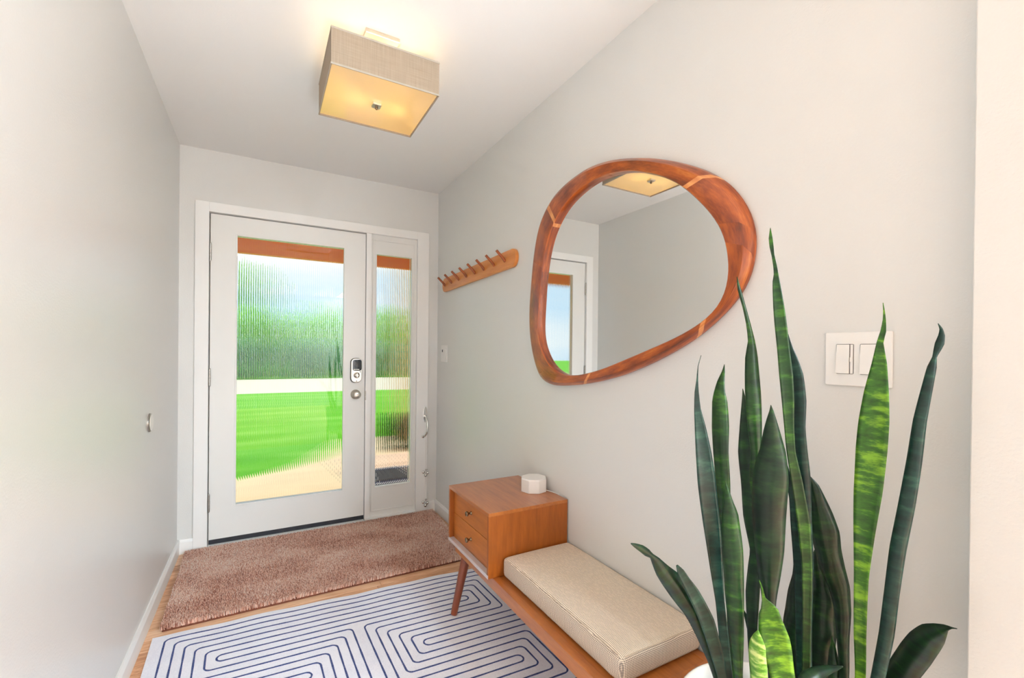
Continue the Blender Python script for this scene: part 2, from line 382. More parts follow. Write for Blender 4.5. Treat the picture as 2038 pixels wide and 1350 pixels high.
O2, so = by_angle(OUT, NS); I2, si = by_angle(INN, NS)
assert so == si
mir = thing('wall_mirror', 'large egg-shaped wall mirror in a thick glossy walnut-toned wooden frame', 'mirror', (RW, float(ctr[0]), float(ctr[1])))
# cross-section: back-outer, mid-outer, crease, front-inner, inner recess
T = np.roll(O2, -1, 0)-np.roll(O2, 1, 0); T /= np.linalg.norm(T, axis=1)[:, None]
dirI = I2-O2; wid = np.linalg.norm(dirI, axis=1)[:, None]; dirI /= wid
def ringpts(i):
    o, q, w = O2[i], I2[i], float(wid[i, 0]); dr = dirI[i]
    return [(RW-.0005, o+dr*.004), (RW-.010, o), (RW-FT*.62, o+dr*w*.06), (RW-FT, o+dr*min(.3*w, .032)), (RW-FT+.001, q-dr*.003), (RW-FT+.004, q), (RW-.014, q+dr*.0015), (RW-.0005, q+dr*.004)]
wm, N, L, b = new_mat('mirror_frame_wood'); setp(b, Roughness=.28); b.inputs['Coat Weight'].default_value = .35; b.inputs['Coat Roughness'].default_value = .2
uvn = N.new('ShaderNodeUVMap'); uvn.uv_map = 'UVMap'
oi = N.new('ShaderNodeObjectInfo'); ad = N.new('ShaderNodeVectorMath'); ad.operation = 'ADD'
cmb = N.new('ShaderNodeCombineXYZ'); L.new(mth(N, L, 'MULTIPLY', oi.outputs['Random'], 37.), cmb.inputs[1]); L.new(oi.outputs['Random'], cmb.inputs[2])
L.new(uvn.outputs[0], ad.inputs[0]); L.new(cmb.outputs[0], ad.inputs[1])
a = noise_node(N, L, 5, 5, vec=ad.outputs[0], sc=(1.2, 9, 1), rough=.6); c = noise_node(N, L, 40, 3, vec=ad.outputs[0], sc=(1, 12, 1))
f = mth(N, L, 'ADD', mth(N, L, 'MULTIPLY', a, .8), mth(N, L, 'MULTIPLY', c, .2))
L.new(ramp(N, L, f, [(.25, srgb(76, 30, 14)), (.43, srgb(138, 62, 24)), (.58, srgb(184, 92, 32)), (.76, srgb(222, 136, 60))]), b.inputs['Base Color'])
bump(N, L, c, b, .06, .0006)
sap, N, L, b2 = new_mat('sapwood'); setp(b2, Roughness=.28); b2.inputs['Coat Weight'].default_value = .35
uvn = N.new('ShaderNodeUVMap'); uvn.uv_map = 'UVMap'
a = noise_node(N, L, 6, 4, vec=uvn.outputs[0], sc=(1, 12, 1))
L.new(ramp(N, L, a, [(.35, srgb(206, 118, 58)), (.65, srgb(238, 168, 100))]), b2.inputs['Base Color'])
ringc = [ringpts(i) for i in range(NS)]; NP = 8
# joints: find sample index nearest to a pixel on the frame
def idx_px(a, b_):
    p = onp(*z3(a, b_), 0, RW-FT); v = np.array((p.y, p.z))
    return int(np.argmin(np.linalg.norm((O2+I2)/2-v, axis=1)))
joints = sorted(set(idx_px(*q) for q in ((200, 330), (110, 620), (150, 1230), (400, 1250), (1020, 980), (1270, 560), (1240, 430), (1000, 190), (560, 100))))
slant = 5
def seg_mesh(i0, i1, mat, name, off):
    n = (i1-i0) % NS; vs = []; uv = []; s_ = 0
    for k in range(n+1):
        # slanted scarf joints: outer edge is shifted along the frame
        row = []
        for j in range(NP):
            sh = slant*(1-min(j, 5)/5.0)-slant/2
            t = i0+k+sh; i = int(math.floor(t)); fr = t-i
            A = ringc[i % NS][j]; B = ringc[(i+1) % NS][j]
            x = A[0]*(1-fr)+B[0]*fr; yz = A[1]*(1-fr)+B[1]*fr
            vs.append((x, yz[0], yz[1])); uv.append((k*.018, j*.018))
    fs = []
    for k in range(n):
        for j in range(NP): 
            j2 = (j+1) % NP; fs.append((k*NP+j, k*NP+j2, (k+1)*NP+j2, (k+1)*NP+j))
    fs += [tuple(range(NP)), tuple(n*NP+j for j in range(NP))[::-1]]
    ms = MB().add(vs, fs); ob = ms.build(name, mat, mir)
    me = ob.data; ul = me.uv_layers.new(name='UVMap')
    li = np.zeros(len(me.loops), int); me.loops.foreach_get('vertex_index', li)
    ul.data.foreach_set('uv', np.array(uv)[li].ravel())
    shade_flat_edges(ob, 40)
    return ob
for q in range(len(joints)):
    a0, a1 = joints[q], joints[(q+1) % len(joints)]
    n = (a1-a0) % NS
    if q in (1, 3, 4, 6, 7) and n > 8:
        seg_mesh(a0, (a0+1) % NS, sap, 'frame_sapwood', q); seg_mesh((a0+1) % NS, a1, wm, 'frame_segment', q)
    else: seg_mesh(a0, a1, wm, 'frame_segment', q)
m, N, L, b = new_mat('mirror_silver'); setp(b, Metallic=1., Roughness=.0, Base_Color=(.93, .94, .93, 1)); MT['mirror'] = m
gl = I2+dirI*(-.004)
ms = MB(); n = NS
ms.add([(RW-.013, y, z) for y, z in gl]+[(RW-.004, y, z) for y, z in gl], [tuple(range(n)), tuple(range(n, 2*n))[::-1]]+[(i, (i+1) % n, n+(i+1) % n, n+i) for i in range(n)])
ms.build('mirror_glass', 'mirror', mir)

# ================================================================== COAT RACK
RY0, RY1, RZ = -.150, -1.235, 1.707
rk = thing('coat_rack', 'light orange wooden coat rack board with eight slanted pegs on the right wall', 'coat rack', (RW, (RY0+RY1)/2, RZ))
tilt = -.018
def rkp(a, b_, t):   # a along y (positive toward the camera), b height
    return (t, (RY0+RY1)/2-a*math.cos(tilt)-b_*math.sin(tilt)*0, RZ+b_-a*math.sin(tilt))
bd = MB().prism(rrect(abs(RY1-RY0), .098, .046, 10), rkp, RW-.0005, RW-.020).build('rack_board', 'rack', rk, bevel=.003)
for k in range(8):
    yy = -.205-k*.1305; zc = RZ-(abs(yy)-.6925)*math.sin(tilt)-.006
    MB().tube([(RW-.018, yy, zc), (RW-.040, yy, zc+.024), (RW-.074, yy+.0, zc+.055)], [.0085, .0080, .0075], 14).build('peg', 'peg', rk, bevel=.001)

# ================================================================== SWITCHES
def switch(name, label, y0, y1, z0, z1, kind):
    t = thing(name, label, 'light switch', (RW, (y0+y1)/2, (z0+z1)/2))
    yc, zc = (y0+y1)/2, (z0+z1)/2
    MB().prism(rrect(y1-y0, z1-z0, .003, 3), lambda a, b_, tt: (tt, yc+a, zc+b_), RW-.0005, RW-.006).build('wall_plate', 'plastic', t, bevel=.002)
    if kind == 2:
        for s_ in (1, -1):
            cy = yc+s_*.0235
            MB().prism(rrect(.035, .068, .002, 3), lambda a, b_, tt: (tt, cy+a, zc+b_), RW-.0055, RW-.0066).build('switch_recess', 'gap', t)
            wd = .026 if s_ > 0 else .033
            cyy = cy+(.0035 if s_ > 0 else 0)
            r = MB().add([(RW-.006, cyy-wd/2, zc-.033), (RW-.006, cyy+wd/2, zc-.033), (RW-.006, cyy+wd/2, zc+.033), (RW-.006, cyy-wd/2, zc+.033),
                          (RW-.013, cyy-wd/2, zc-.033), (RW-.013, cyy+wd/2, zc-.033), (RW-.008, cyy+wd/2, zc+.033), (RW-.008, cyy-wd/2, zc+.033)],
                         [(0, 1, 2, 3), (4, 7, 6, 5), (0, 4, 5, 1), (1, 5, 6, 2), (2, 6, 7, 3), (3, 7, 4, 0)]).build('rocker', 'plastic', t, bevel=.0008)
            if s_ > 0:
                MB().box(RW-.0085, RW-.006, cy-.0165, cy-.0115, zc-.033, zc+.033).build('dimmer_slot', 'plastic', t)
                MB().box(RW-.0105, RW-.0085, cy-.0165, cy-.0115, zc-.006, zc+.004).build('dimmer_slider', 'plastic', t, bevel=.0005)
    else:
        MB().box(RW-.0085, RW-.006, yc+.004, yc+.046, zc-.034, zc+.034).build('rocker', 'plastic', t, bevel=.001)
        MB().box(RW-.0095, RW-.006, yc-.046, yc-.004, zc-.034, zc+.034).build('rocker', 'plastic', t, bevel=.001)
        MB().box(RW-.0105, RW-.0085, yc+.018, yc+.030, zc+.012, zc+.030).build('sensor_eye', 'black', t)
switch('light_switch', 'large white double rocker switch plate with dimmer behind the snake plant', -2.8265, -2.6975, 1.146, 1.268, 2)
switch('light_switch', 'small white sensor switch plate near the corner by the side light', -.222, -.098, 1.139, 1.262, 1)

# round wall bumper on the left wall
bp = thing('wall_bumper', 'small round white wall bumper with grey rim on the left wall', 'wall bumper', (0, -.765, .889))
MB().lathe([(.041, .0004), (.041, .005), (.038, .007)], (0, -.765, .889), 36, 'x').build('rim', 'hinge', bp, smooth=False)
MB().lathe([(.0375, .0065), (.034, .008), (.02, .009), (.004, .0092)], (0, -.755, .889), 36, 'x').build('cap', 'plastic', bp, smooth=True)

# ================================================================== DOOR BELLS AND PULL
pull = thing('pull_handle', 'curved chrome pull handle on an oval backplate on the white casing', 'handle', (1.503, -.02, .74))
MB().prism([(.016*math.cos(t), .060*math.sin(t)) for t in np.linspace(0, 2*PI, 32, endpoint=False)], lambda a, b_, t: (1.503+a, t, .742+b_), -.0182, -.024).build('backplate', 'chrome', pull, bevel=.002)
MB().tube([(1.503, -.022, .735), (1.503, -.048, .722), (1.506, -.062, .69), (1.507, -.066, .645), (1.503, -.060, .605), (1.494, -.044, .585), (1.488, -.030, .578)], [.0085, .0075, .0065, .0065, .0065, .007, .008], 14).build('grip', 'chrome', pull, smooth=True)
MB().lathe([(.010, -.0182), (.011, -.024), (.009, -.034)], (1.486, 0, .578), 18, 'y').build('lower_foot', 'chrome', pull, smooth=True)
bl = thing('bell_strap', 'thin hanging strap with two clusters of silver jingle bells on the casing', 'door bells', (1.508, -.022, .56))
MB().box(1.5065, 1.5125, -.0215, -.0195, .065, .560).build('strap', 'plastic', bl)
for zc in (.310, .085):
    for dx, dz in ((-.022, .004), (.012, -.006), (-.004, -.022), (.000, .022)):
        r = .0115 if (dz, dx) != (.022, 0) else .008
        prof = [(max(.0006, r*math.sin(t)), -r*math.cos(t)) for t in np.linspace(0, PI, 12)]
        be = MB().lathe(prof, (1.509+dx, -.036, zc+dz), 18, 'z').build('jingle_bell', 'chrome', bl, smooth=True)
        MB().box(1.509+dx-.008, 1.509+dx+.008, -.036-r-.0002, -.036-r+.003, zc+dz-.0008, zc+dz+.0008).build('bell_slot', 'black', be)

# ================================================================== CEILING LAMP
LXa, LXb, LYa, LYb, LZa, LZb = .631, 1.018, -1.617, -1.236, 2.1965, 2.3255
lcx, lcy = (LXa+LXb)/2, (LYa+LYb)/2
lamp = thing('ceiling_lamp', 'square semi-flush ceiling lamp with beige linen shade and glowing glass bottom', 'ceiling lamp', (lcx, lcy, RH))
lin, N, L, b = new_mat('linen_shade'); 
w1 = noise_node(N, L, 8, 3, sc=(1, 1, 60)); w2 = noise_node(N, L, 8, 3, sc=(60, 60, 1))
wv = mth(N, L, 'ADD', mth(N, L, 'MULTIPLY', w1, .5), mth(N, L, 'MULTIPLY', w2, .5))
cl = ramp(N, L, wv, [(.35, (.30, .245, .185)), (.65, (.41, .34, .26))]); L.new(cl, b.inputs['Base Color']); setp(b, Roughness=.85)
tr = N.new('ShaderNodeBsdfTranslucent'); tr.inputs['Color'].default_value = (.6, .42, .25, 1)
mx = N.new('ShaderNodeMixShader'); mx.inputs[0].default_value = .06
L.new(b.outputs[0], mx.inputs[1]); L.new(tr.outputs[0], mx.inputs[2]); L.new(mx.outputs[0], N['Material Output'].inputs[0]); MT['linen'] = lin
MT['linen_edge'] = plain('shade_binding', (.42, .38, .32), .8)
MT['lining'] = plain('shade_lining', (.82, .76, .64), .7)
sh = MB(); t = .003
sh.box(LXa, LXb, LYa, LYa+t, LZa, LZb).box(LXa, LXb, LYb-t, LYb, LZa, LZb).box(LXa, LXa+t, LYa+t, LYb-t, LZa, LZb).box(LXb-t, LXb, LYa+t, LYb-t, LZa, LZb)
shade = sh.build('lamp_shade', 'linen', lamp)
e = .0012
for z0, z1 in ((LZa-.0005, LZa+.006), (LZb-.006, LZb+.0005)):
    q = MB(); 
    q.box(LXa-e, LXb+e, LYa-e, LYa-.0002, z0, z1).box(LXa-e, LXb+e, LYb+.0002, LYb+e, z0, z1).box(LXa-e, LXa-.0002, LYa, LYb, z0, z1).box(LXb+.0002, LXb+e, LYa, LYb, z0, z1)
    q.build('shade_binding', 'linen_edge', shade)
dif, N, L, b = new_mat('frosted_diffuser')
df = N.new('ShaderNodeBsdfTranslucent'); df.inputs['Color'].default_value = (.97, .78, .44, 1)
dd = N.new('ShaderNodeBsdfDiffuse'); dd.inputs['Color'].default_value = (.8, .72, .55, 1)
gg = N.new('ShaderNodeBsdfGlossy'); gg.inputs['Roughness'].default_value = .03; gg.inputs['Color'].default_value = (1, 1, 1, 1)
fr = N.new('ShaderNodeFresnel'); fr.inputs['IOR'].default_value = 1.9
m1 = N.new('ShaderNodeMixShader'); m1.inputs[0].default_value = .3; L.new(df.outputs[0], m1.inputs[1]); L.new(dd.outputs[0], m1.inputs[2])
m2 = N.new('ShaderNodeMixShader'); L.new(fr.outputs[0], m2.inputs[0]); L.new(m1.outputs[0], m2.inputs[1]); L.new(gg.outputs[0], m2.inputs[2])
L.new(m2.outputs[0], N['Material Output'].inputs[0]); N.remove(b); MT['diffuser'] = dif
MB().box(LXa+.0032, LXb-.0032, LYa+.0032, LYb-.0032, LZa+.006, LZa+.009).build('diffuser_panel', 'diffuser', lamp)
td, N, L, b = new_mat('glow_limiter'); df = N.new('ShaderNodeBsdfTranslucent'); df.inputs['Color'].default_value = (.58, .54, .48, 1)  # added unseen panel, holds back the glow on the ceiling
L.new(df.outputs[0], N['Material Output'].inputs[0]); N.remove(b)
MB().box(LXa+.0036, LXb-.0036, LYa+.0036, LYb-.0036, LZb-.012, LZb-.009).build('glow_limiter_panel', td, lamp)
fin = MB().prism(rrect(.034, .034, .002, 2), lambda a, b_, t: (lcx+a, lcy+b_, t), LZa+.0058, LZa-.004).build('finial', 'nickel', lamp, bevel=.001)
MB().tube([(lcx, lcy, LZa-.004), (lcx, lcy, LZa-.012), (lcx, lcy, LZa-.016)], [.005, .006, .003], 12).build('finial_tip', 'brass', fin)
MB().box(lcx-.064, lcx+.064, lcy-.107, lcy+.107, RH-.018, RH-.0005).build('canopy', 'nickel', lamp, bevel=.002)
MB().tube([(lcx, lcy, RH-.0178), (lcx, lcy, LZa+.010)], .008, 14).build('stem', 'nickel', lamp)
MB().box(LXa+.0035, LXb-.0035, lcy-.006, lcy+.006, LZb-.02, LZb-.015).build('shade_spider', 'nickel', lamp)
for sx in (-1, 1):
    bx = lcx+sx*.075
    MB().tube([(bx-sx*.066, lcy, 2.262), (bx-sx*.03, lcy, 2.262)], .011, 14).build('lamp_socket', 'nickel', lamp)
    m, N, L, b = new_mat('bulb_glow'); em = N.new('ShaderNodeEmission'); em.inputs[0].default_value = (1, .88, .70, 1); em.inputs[1].default_value = 320
    N.remove(b); L.new(em.outputs[0], N['Material Output'].inputs[0])
    prof = [(max(.0008, .022*math.sin(t)), 0-.022*math.cos(t)*1.2) for t in np.linspace(0, PI, 14)]
    MB().lathe(prof, (bx, lcy, 2.262), 20, 'x').build('bulb', m, lamp, smooth=True)

# ================================================================== RUGS
# ---- patterned flat rug (slightly skewed on the floor)
E1 = Vector((1, -.055, 0)); E2 = Vector((.035, -1, 0)); RO = Vector((.041, -.905, 0))
RWD, PT, TC = 1.509, .0418, .268
RLEN = TC*2+36*PT
def rp(s, t, z): 
    wob = .004*math.sin(s*9+.7)+.003*math.sin(s*23+1.9)
    f = max(0, 1-t/.25)
    return RO+E1*s+E2*(t+wob*f)+Vector((0, 0, z))
rm, N, L, b = new_mat('rug_weave'); setp(b, Roughness=.95)
b.inputs['Specular IOR Level'].default_value = .1
n1 = noise_node(N, L, 260, 3); n2 = noise_node(N, L, 9, 3)
f = mth(N, L, 'ADD', mth(N, L, 'MULTIPLY', n1, .6), mth(N, L, 'MULTIPLY', n2, .4))
L.new(ramp(N, L, f, [(.3, (.76, .77, .88)), (.55, (.88, .89, .97)), (.75, (.90, .90, .95))]), b.inputs['Base Color']); bump(N, L, n1, b, .5, .002); MT['rug'] = rm
nm, N, L, b = new_mat('navy_yarn'); setp(b, Roughness=.95)
n1 = noise_node(N, L, 300, 2)
L.new(ramp(N, L, n1, [(.38, srgb(36, 50, 110)), (.62, srgb(92, 108, 158))]), b.inputs['Base Color']); MT['navy'] = nm
rug = tag(bpy.data.objects.new('area_rug', None), 'pale grey flat-woven rug with navy maze lines under the bench legs', 'rug'); COL.objects.link(rug); rug.location = RO
ms = MB(); ns, ntt = 60, 24; TH = .006
ts = [RLEN*(k/ntt)**1.6 for k in range(ntt+1)]
top = [rp(RWD*i/ns, tt, TH+.0012*math.sin(i*.5)*math.exp(-tt*30)*0) for tt in ts for i in range(ns+1)]
bot = [rp(RWD*i/ns, tt, .0005) for tt in ts for i in range(ns+1)]
q = (ns+1)*(ntt+1); fs = []
for r in range(ntt):
    for i in range(ns):
        a0 = r*(ns+1)+i; fs += [(a0, a0+ns+1, a0+ns+2, a0+1), (q+a0, q+a0+1, q+a0+ns+2, q+a0+ns+1)]
for i in range(ns): fs += [(i, i+1, q+i+1, q+i), (ntt*(ns+1)+i, q+ntt*(ns+1)+i, q+ntt*(ns+1)+i+1, ntt*(ns+1)+i+1)]
for r in range(ntt):
    a0 = r*(ns+1); fs += [(a0, q+a0, q+a0+ns+1, a0+ns+1), (a0+ns, a0+2*ns+1, q+a0+2*ns+1, q+a0+ns)]
ms.add(top+bot, fs).build('rug_body', 'rug', rug)
# maze lines: six nested closed loops
def loop_pts(k):       # k = 1 outermost .. 6 innermost
    j = 6-k
    hL = (j+.5)*PT; ps = .0375
    sl, sr = .047+(k-1)*ps, RWD-.047-(k-1)*ps
    tl, tr = .730-j*ps, RWD-.730+j*ps        # inner turn columns
    P = []
    rows = 3
    # right side going down: start on the top line
    top_t = TC-hL
    P.append((sl, top_t)); P.append((sr, top_t))
    for n_ in range(rows):
        c0 = TC+12*PT*n_; c1 = c0+6*PT; c2 = c0+12*PT
        P += [(sr, c0+hL), (tr, c0+hL)]
        hb = 6*PT-hL
        P += [(tr, c1+hb), (sr, c1+hb)] if False else [(tr, c2-hL), (sr, c2-hL)]
    P += [(sr, c2+hL), (sl, c2+hL)]
    for n_ in range(rows-1, -1, -1):
        c0 = TC+12*PT*n_; c2 = c0+12*PT
        P += [(sl, c2-hL), (tl, c2-hL), (tl, c0+hL), (sl, c0+hL)]
    return P
def round_poly(P, r=.022, n=5):
    out = []; k = len(P)
    for i in range(k):
        p0, p1, p2 = Vector(P[i-1]), Vector(P[i]), Vector(P[(i+1) % k])
        a, c = (p0-p1), (p2-p1); rr = min(r, a.length*.5, c.length*.5); a.normalize(); c.normalize()
        if abs(a.dot(c)) > .99: out.append(tuple(p1)); continue
        cen = p1+(a+c)*rr
        for m_ in range(n+1):
            t = m_/n*PI/2; out.append(tuple(cen-c*rr*math.cos(t)-a*rr*math.sin(t)) if True else None)
    return out
for k in range(1, 7):
    P = loop_pts(k); clean = []
    for p in P:
        if not clean or (abs(p[0]-clean[-1][0])+abs(p[1]-clean[-1][1])) > 1e-4: clean.append(p)
    Q = round_poly(clean)
    # densify
    D = []
    for i in range(len(Q)):
        a, c = Vector(Q[i]), Vector(Q[(i+1) % len(Q)]); n = max(1, int((c-a).length/.03))
        for m_ in range(n): D.append(a+(c-a)*m_/n)
    n = len(D); vs = []; fs = []
    for i in range(n):
        tg = (D[(i+1) % n]-D[i-1]); tg.normalize(); nn = Vector((-tg.y, tg.x)); w = .0032+.0005*math.sin(i*1.7)
        a, c = D[i]+nn*w, D[i]-nn*w
        vs += [rp(a.x, a.y, TH-.001), rp(a.x, a.y, TH+.0012), rp(c.x, c.y, TH+.0012), rp(c.x, c.y, TH-.001)]
    for i in range(n):
        o, p = i*4, ((i+1) % n)*4
        for j in range(4): fs.append((o+j, o+(j+1) % 4, p+(j+1) % 4, p+j))
    MB().add(vs, fs).build('woven_line', 'navy', rug)

# ---- brown shag mat
mat_ = thing('shag_mat', 'brown shag door mat in front of the entry door', 'rug', (.8, -.44, 0))
Q0 = [(.046, -.040), (1.560, -.042), (1.520, -.868), (.060, -.872)]
def mq(a, b_):   # bilinear
    x = (1-a)*(1-b_)*Q0[0][0]+a*(1-b_)*Q0[1][0]+a*b_*Q0[2][0]+(1-a)*b_*Q0[3][0]
    y = (1-a)*(1-b_)*Q0[0][1]+a*(1-b_)*Q0[1][1]+a*b_*Q0[2][1]+(1-a)*b_*Q0[3][1]
    return x, y
MT['matback'] = plain('mat_backing', srgb(110, 62, 44), .95)
c4 = [mq(0.004, 0.004), mq(.996, .004), mq(.996, .996), mq(.004, .996)]
MB().add([(x, y, .0005) for x, y in c4]+[(x, y, .012) for x, y in c4], [(0, 3, 2, 1), (4, 5, 6, 7), (0, 1, 5, 4), (1, 2, 6, 5), (2, 3, 7, 6), (3, 0, 4, 7)]).build('mat_backing', 'matback', mat_)
NT = 170000
A = rng.random(NT); B = rng.random(NT)
X = (1-A)*(1-B)*Q0[0][0]+A*(1-B)*Q0[1][0]+A*B*Q0[2][0]+(1-A)*B*Q0[3][0]
Y = (1-A)*(1-B)*Q0[0][1]+A*(1-B)*Q0[1][1]+A*B*Q0[2][1]+(1-A)*B*Q0[3][1]
lean = np.array([noise.noise(Vector((x*2.2, y*4.5, 3.1))) for x, y in zip(X[::1], Y[::1])])
lean2 = np.array([noise.noise(Vector((x*6, y*9, 8.1))) for x, y in zip(X, Y)])
ld = np.where(lean > 0.02, 1., -1.)*np.clip(np.abs(lean)*6, .2, 1)
h = .015+.007*rng.random(NT)+.003*lean2
ang = rng.random(NT)*2*PI
dx = .0035*np.cos(ang)*rng.random(NT)+.0015*ld; dy = .0035*np.sin(ang)*rng.random(NT)+.0035*ld
r = .0012+.0008*rng.random(NT)
V = np.zeros((NT, 6, 3)); base = .010
for k in range(3):
    w = ang+2*PI*k/3
    V[:, k, 0] = X+r*np.cos(w); V[:, k, 1] = Y+r*np.sin(w); V[:, k, 2] = base
    V[:, 3+k, 0] = X+dx+.55*r*np.cos(w+.4); V[:, 3+k, 1] = Y+dy+.55*r*np.sin(w+.4); V[:, 3+k, 2] = base+h
fs = np.array([(0, 1, 4, 3), (1, 2, 5, 4), (2, 0, 3, 5)])
FQ = (fs[None]+np.arange(NT)[:, None, None]*6).reshape(-1, 4)
FT3 = (np.array([[3, 4, 5]])[None]+np.arange(NT)[:, None, None]*6).reshape(-1, 3)
me = bpy.data.meshes.new('pile'); nv = NT*6
me.vertices.add(nv); me.vertices.foreach_set('co', V.ravel())
nq, n3 = len(FQ), len(FT3)
me.loops.add(nq*4+n3*3); me.loops.foreach_set('vertex_index', np.r_[FQ.ravel(), FT3.ravel()])
me.polygons.add(nq+n3); me.polygons.foreach_set('loop_start', np.r_[np.arange(nq)*4, nq*4+np.arange(n3)*3])
me.update(calc_edges=True)
ca = me.color_attributes.new('tone', 'FLOAT_COLOR', 'POINT')
tone = np.clip(rng.random(NT)*.9+.16*lean2+.10*np.clip(lean*4, -1, 1), 0, 1); cc = np.ones((NT, 6, 4)); cc[:, :, 0] = tone[:, None]; cc[:, :3, 1] = 0.25
ca.data.foreach_set('color', cc.ravel())
pm_, N, L, b = new_mat('shag_pile'); setp(b, Roughness=.9); b.inputs['Specular IOR Level'].default_value = .15
at = N.new('ShaderNodeVertexColor'); at.layer_name = 'tone'; sp = N.new('ShaderNodeSeparateColor'); L.new(at.outputs[0], sp.inputs[0])
L.new(ramp(N, L, sp.outputs[0], [(.0, srgb(150, 88, 70)), (.25, srgb(212, 148, 122)), (.55, srgb(246, 204, 182)), (1, srgb(255, 244, 234))]), b.inputs['Base Color'])
b.inputs['Sheen Weight'].default_value = .3
me.materials.append(pm_)
ob = bpy.data.objects.new('pile', me); COL.objects.link(ob); ob.parent = mat_; ob.matrix_parent_inverse = Matrix.Translation(-mat_.location); ob['kind'] = 'stuff'

# ================================================================== STORAGE BENCH
BX0, BX1 = 1.213, 1.594
BY0, BY1, BYE = -1.262, -1.690, -2.430
bench = thing('storage_bench', 'orange-brown mid-century wooden bench with two-drawer cabinet at its far end', 'bench', (1.41, -1.85, 0))
t = .014; CB, CTP = .3205, .579; RX0 = BX0+.022
body = MB().box(BX0, BX1, BY1, BY0, CTP-t, CTP).build('cabinet_top', 'bench', bench, bevel=.001)
MB().box(BX0, BX1, BY0-t, BY0, CB, CTP-t).build('cabinet_side', 'bench_v', bench, bevel=.001)
MB().box(BX0, BX1, BY1, BY1+t, CB, CTP-t).build('cabinet_side', 'bench_v', bench, bevel=.001)
MB().box(BX0, BX1, BY1+t, BY0-t, CB, CB+t).build('cabinet_bottom', 'bench', bench, bevel=.001)
MT['pale'] = plain('lip_glare', (.62, .56, .56), .25, var=.03, coat=.6)  # glare on the cabinet's lower lip, put into the colour
MB().box(BX0-.0004, RX0-.0005, BY1+t, BY0-t, CB+t, CB+t+.0012).box(BX0-.0012, BX0-.0002, BY1+.001, BY0-.001, CB, CB+t).build('lip_glare_strip', 'pale', bench)
MB().box(BX1-.008, BX1-.001, BY1+t, BY0-t, CB+t, CTP-t).build('cabinet_back', 'bench_v', bench)
RX = RX0
zi0, zi1 = CB+t, CTP-t; zm = (zi0+zi1)/2+.002
for z0, z1 in ((zm+.0012, zi1-.002), (zi0+.0015, zm-.0012)):
    dr = MB().box(RX, RX+.016, BY1+t+.0018, BY0-t-.0018, z0, z1).build('drawer', 'drawer', bench, bevel=.001)
    MB().box(RX+.016, BX1-.02, BY1+t+.01, BY0-t-.01, z0+.004, z1-.012).build('drawer_box', 'bench_v', dr)
    zc = (z0+z1)/2+.002
    MB().lathe([(.0085, 0), (.008, -.002), (.0045, -.005), (.0045, -.013), (.0100, -.018), (.0112, -.022), (.0100, -.026), (.003, -.0275)], (RX+.0005, -1.474, zc), 20, 'x').build('knob', 'brass', dr, smooth=True)
# tray and rails
BRX = 1.235; z0, z1 = .272, .3195
MB().box(BRX, BRX+.030, BYE, BY0-.03, z0, z1).build('rail', 'bench', bench, bevel=.002)
MB().box(BX1-.030, BX1, BYE, BY0-.03, z0, z1).build('rail', 'bench', bench, bevel=.002)
MB().box(BRX+.030, BX1-.030, BYE, BYE+.030, z0, z1).build('end_rail', 'bench', bench, bevel=.002)
MB().box(BRX+.030, BX1-.030, BY0-.06, BY0-.03, z0, z1).build('end_rail', 'bench', bench, bevel=.002)
MB().box(BRX+.030, BX1-.030, BYE+.03, BY0-.06, z1-.016, z1-.002).build('seat_panel', 'bench', bench)
for (xt, yt, xb, yb) in ((1.267, -1.338, 1.209, -1.352+.0), (1.565, -1.325, 1.578, -1.285), (1.267, -2.37, 1.215, -2.42), (1.565, -2.37, 1.578, -2.40)):
    if yt > -1.5 and xt < 1.4: xt, yt, xb, yb = 1.272, -1.345, 1.209, -1.348
    zb = .0078
    MB().tube([(xb, yb, zb), (xb*.9+xt*.1, yb*.9+yt*.1, zb+.027), (xt, yt, .272)], [.0145, .0155, .0225], 24).build('leg', 'leg', bench)
shade_list = [o for o in bench.children if o.name.startswith('leg')]
for o in shade_list: shade_flat_edges(o, 50)

# ---- seat cushion
fm, N, L, b = new_mat('woven_fabric'); setp(b, Roughness=.9); b.inputs['Specular IOR Level'].default_value = .15
tcn = N.new('ShaderNodeTexCoord'); sx = N.new('ShaderNodeSeparateXYZ'); L.new(tcn.outputs['Object'], sx.inputs[0])
geo = N.new('ShaderNodeNewGeometry'); sn = N.new('ShaderNodeSeparateXYZ'); L.new(tcn.outputs['Normal'], sn.inputs[0])
wob = noise_node(N, L, 14, 2)
def stripe(co, per, wamt, thr):
    v = mth(N, L, 'ADD', mth(N, L, 'MULTIPLY', co, 1/per), mth(N, L, 'MULTIPLY', wob, wamt))
    fr = mth(N, L, 'FRACT', v); return mth(N, L, 'LESS_THAN', fr, thr)
dash = noise_node(N, L, 90, 2, sc=(3, .6, 3))
sxl = stripe(sx.outputs[0], .0047, 1.0, .36); szl = stripe(sx.outputs[2], .0046, 1.2, .40); syl = stripe(mth(N, L, 'ADD', sx.outputs[1], sx.outputs[0]), .0056, 1.2, .34)
topm = mth(N, L, 'GREATER_THAN', sn.outputs[2], .6)
dk = mth(N, L, 'GREATER_THAN', dash, .47)
top_l = mth(N, L, 'MULTIPLY', sxl, mth(N, L, 'ADD', mth(N, L, 'MULTIPLY', dk, .25), .55))
side_l = mth(N, L, 'ADD', mth(N, L, 'MULTIPLY', szl, .62), mth(N, L, 'MULTIPLY', syl, .42))
fmix = mth(N, L, 'ADD', mth(N, L, 'MULTIPLY', top_l, topm), mth(N, L, 'MULTIPLY', side_l, mth(N, L, 'SUBTRACT', 1., topm)))
L.new(ramp(N, L, fmix, [(0, srgb(242, 228, 208)), (.5, srgb(184, 166, 148)), (1, srgb(104, 98, 96))]), b.inputs['Base Color'])
bump(N, L, fmix, b, .35, .0015); MT['fabric'] = fm
